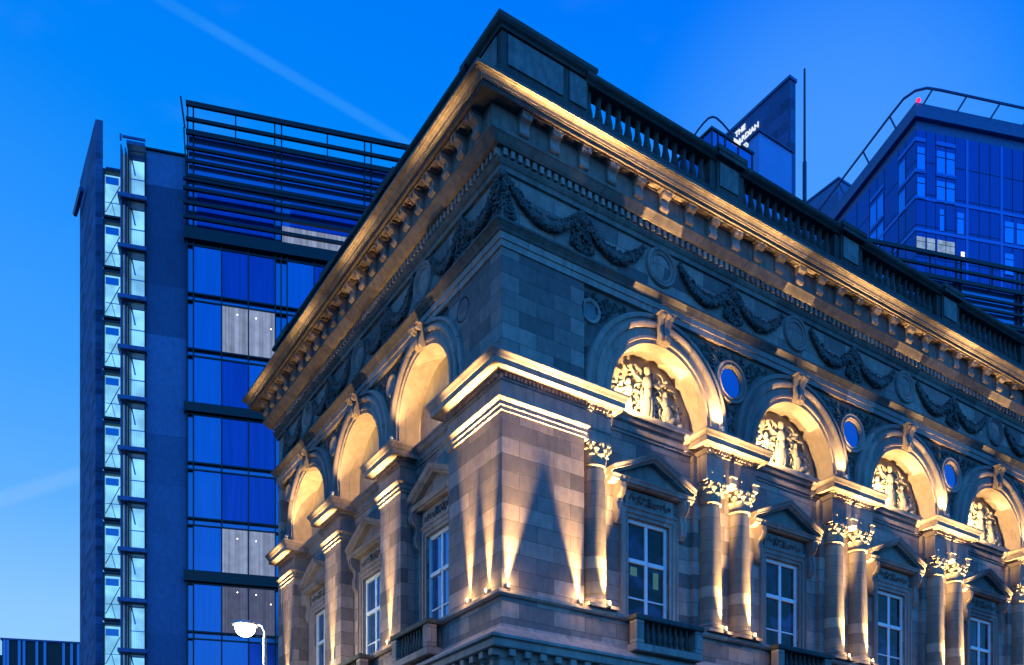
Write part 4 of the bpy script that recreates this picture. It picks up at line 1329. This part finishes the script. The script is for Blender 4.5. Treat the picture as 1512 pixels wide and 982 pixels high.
rows_ = [(z0 - 5.3, 3.1), (z0 - 9.3 + .5, 2.7)]
far_win('far_w', 'tower_window', [(x, zz, wd, hh) for zz, hh in rows_ for x, wd in ((.2, 1.1), (3.05, 1.2), (4.5, 1.2))] +
        [(3.5, z0 - 12.5, .6, 2.8), (6.1, z0 - 12.5, .95, 2.8), (13.3, z0 - 12.5, 1.3, 2.8), (13.3, z0 - 16.7, 1.3, 2.8), (15.1, z0 - 12.5, 1.2, 2.8)])
far_win('far_w', 'tower_window', [(2.1, zz, 1.3, hh) for zz, hh in rows_] + [(6.8, zz - 1.0, 1.3, hh) for zz, hh in rows_] + [(8.4, zz - 1.0, 1.3, hh) for zz, hh in rows_], 1)
far_win('far_lit', 'lit_window', [(.15, z0 - 15.9, 1.2, 2.2), (1.65, z0 - 15.9, 1.15, 2.2), (3.2, z0 - 15.9, 1.15, 2.2), (4.5, z0 - 15.9, 1.2, 2.2)])
far_win(emit('far_lit_bright', (.9, .95, 1), 1.5), 'lit_window', [(6.7, z0 - 15.9, .5, 1.2)])
# roof rail
b = MB(TH_)
rz = zt + 1.35
b.tube([(36, 1.0, rz)] + [(x, 1.0, rz) for x in (24, 12, 3)] + [(1, .9, rz), (-.2, .2, rz), (-.9, -1.2, rz), (-1.0, -4, rz), (-1.0, -14, rz), (-1.0, -30, rz)], .16, 6)
for x in range(1, 36, 5): b.tube([(x, 0, zt - .2), (x + .8, 1.0, rz)], .12, 6)
for y in range(4, 30, 6): b.tube([(0, -y, zt - .2), (-1.0, -y, rz)], .12, 6)
b.build('roof_rail', 'bluesteel', ft)
b = MB(TH_); b.blob((.3, .15, zt + .25), .28, 2); b.build('warning_light', 'red', ft)

# small block further back
sb = empty('grey_block', W(1238, 150))
tag(sb, 'low plain grey blue block in the gap between flagpole and glass tower', 'building')
b = MB(); zz = ZP(265, 150); b.box((0, 0, 0), (12, 16, zz)); b.build('block_wall', 'concrete', sb)
b = MB(); b.box((-.2, -.2, zz), (12.2, 16.2, zz + .3)); b.build('block_coping', 'bluesteel', sb)
b = MB(); b.blob((3.0, -.3, zz - 5), .35, 2); b.build('warning_light', emit('pink_beacon', (.9, .05, .5), 2), sb)

# far building at bottom left
lb = empty('striped_block', W(3, 75), atan2(UF.y, UF.x))
tag(lb, 'dark low building with pale vertical fins at the bottom left corner', 'building')
b = MB(TH_); zz = ZP(945, 75); b.box((0, -20, 0), (9, 0, zz)); b.box((-9, -24, 0), (0, -3, zz - .5)); b.build('block_wall', 'mull', lb)
b = MB(TH_); b.box((-.1, -20, zz), (9.1, .15, zz + .15)); b.build('block_coping', 'bluesteel', lb)
rg = random.Random(2)
b = MB(TH_)
for x in (.1, .35, 1.2, 1.55, 2.5, 3.1, 4.5, 5.1, 5.6, 5.9): b.box((x, 0, zz - 30), (x + .2, .12, zz))
b.build('pale_fins', 'spandrel', lb)

# ------------------------------------------------------------------ street lamp
DL = 26.0
lp_ = W(391, DL); hd = W(362, DL)
sl_ = empty('street_lamp', (lp_.x, lp_.y, 0))
tag(sl_, 'tall street lamp with a glaring white light left of the stone hall', 'street lamp')
zl = ZP(928, DL); hx, hy = hd.x - lp_.x, hd.y - lp_.y
b = MB(); b.lathe([(0, 0), (.13, 0), (.13, 1.2), (.08, 1.3), (.055, zl - .25), (0, zl - .24)], (0, 0), 14); b.build('lamp_post', plain('lamp_grey', (.35, .36, .36), .4, .5), sl_, smooth=True, angle=40)
b = MB(); b.tube([(0, 0, zl - .5), (0, 0, zl - .1), (hx * .15, hy * .15, zl + .08), (hx * .6, hy * .6, zl + .16), (hx * .9, hy * .9, zl + .16)], .035, 8); b.build('lamp_arm', M['metal'], sl_, smooth=True)
b = MB(); b.blob((hx, hy, zl + .10), (.36, .36, .10), 3); b.build('lamp_head', 'metal', sl_, smooth=True)
M['lampglow'] = emit('lamp_glow', (1.0, .97, .72), 30)
b = MB(); b.blob((hx, hy, zl), (.27, .27, .23), 3); b.build('lamp_bowl', 'lampglow', sl_, smooth=True)
ld = bpy.data.lights.new('lamp_light', 'POINT'); ld.energy = 420; ld.color = (1.0, .93, .62); ld.shadow_soft_size = .3
lo = bpy.data.objects.new('lamp_light', ld); col.objects.link(lo); lo.parent = sl_; lo.location = (hx, hy, zl - .45)
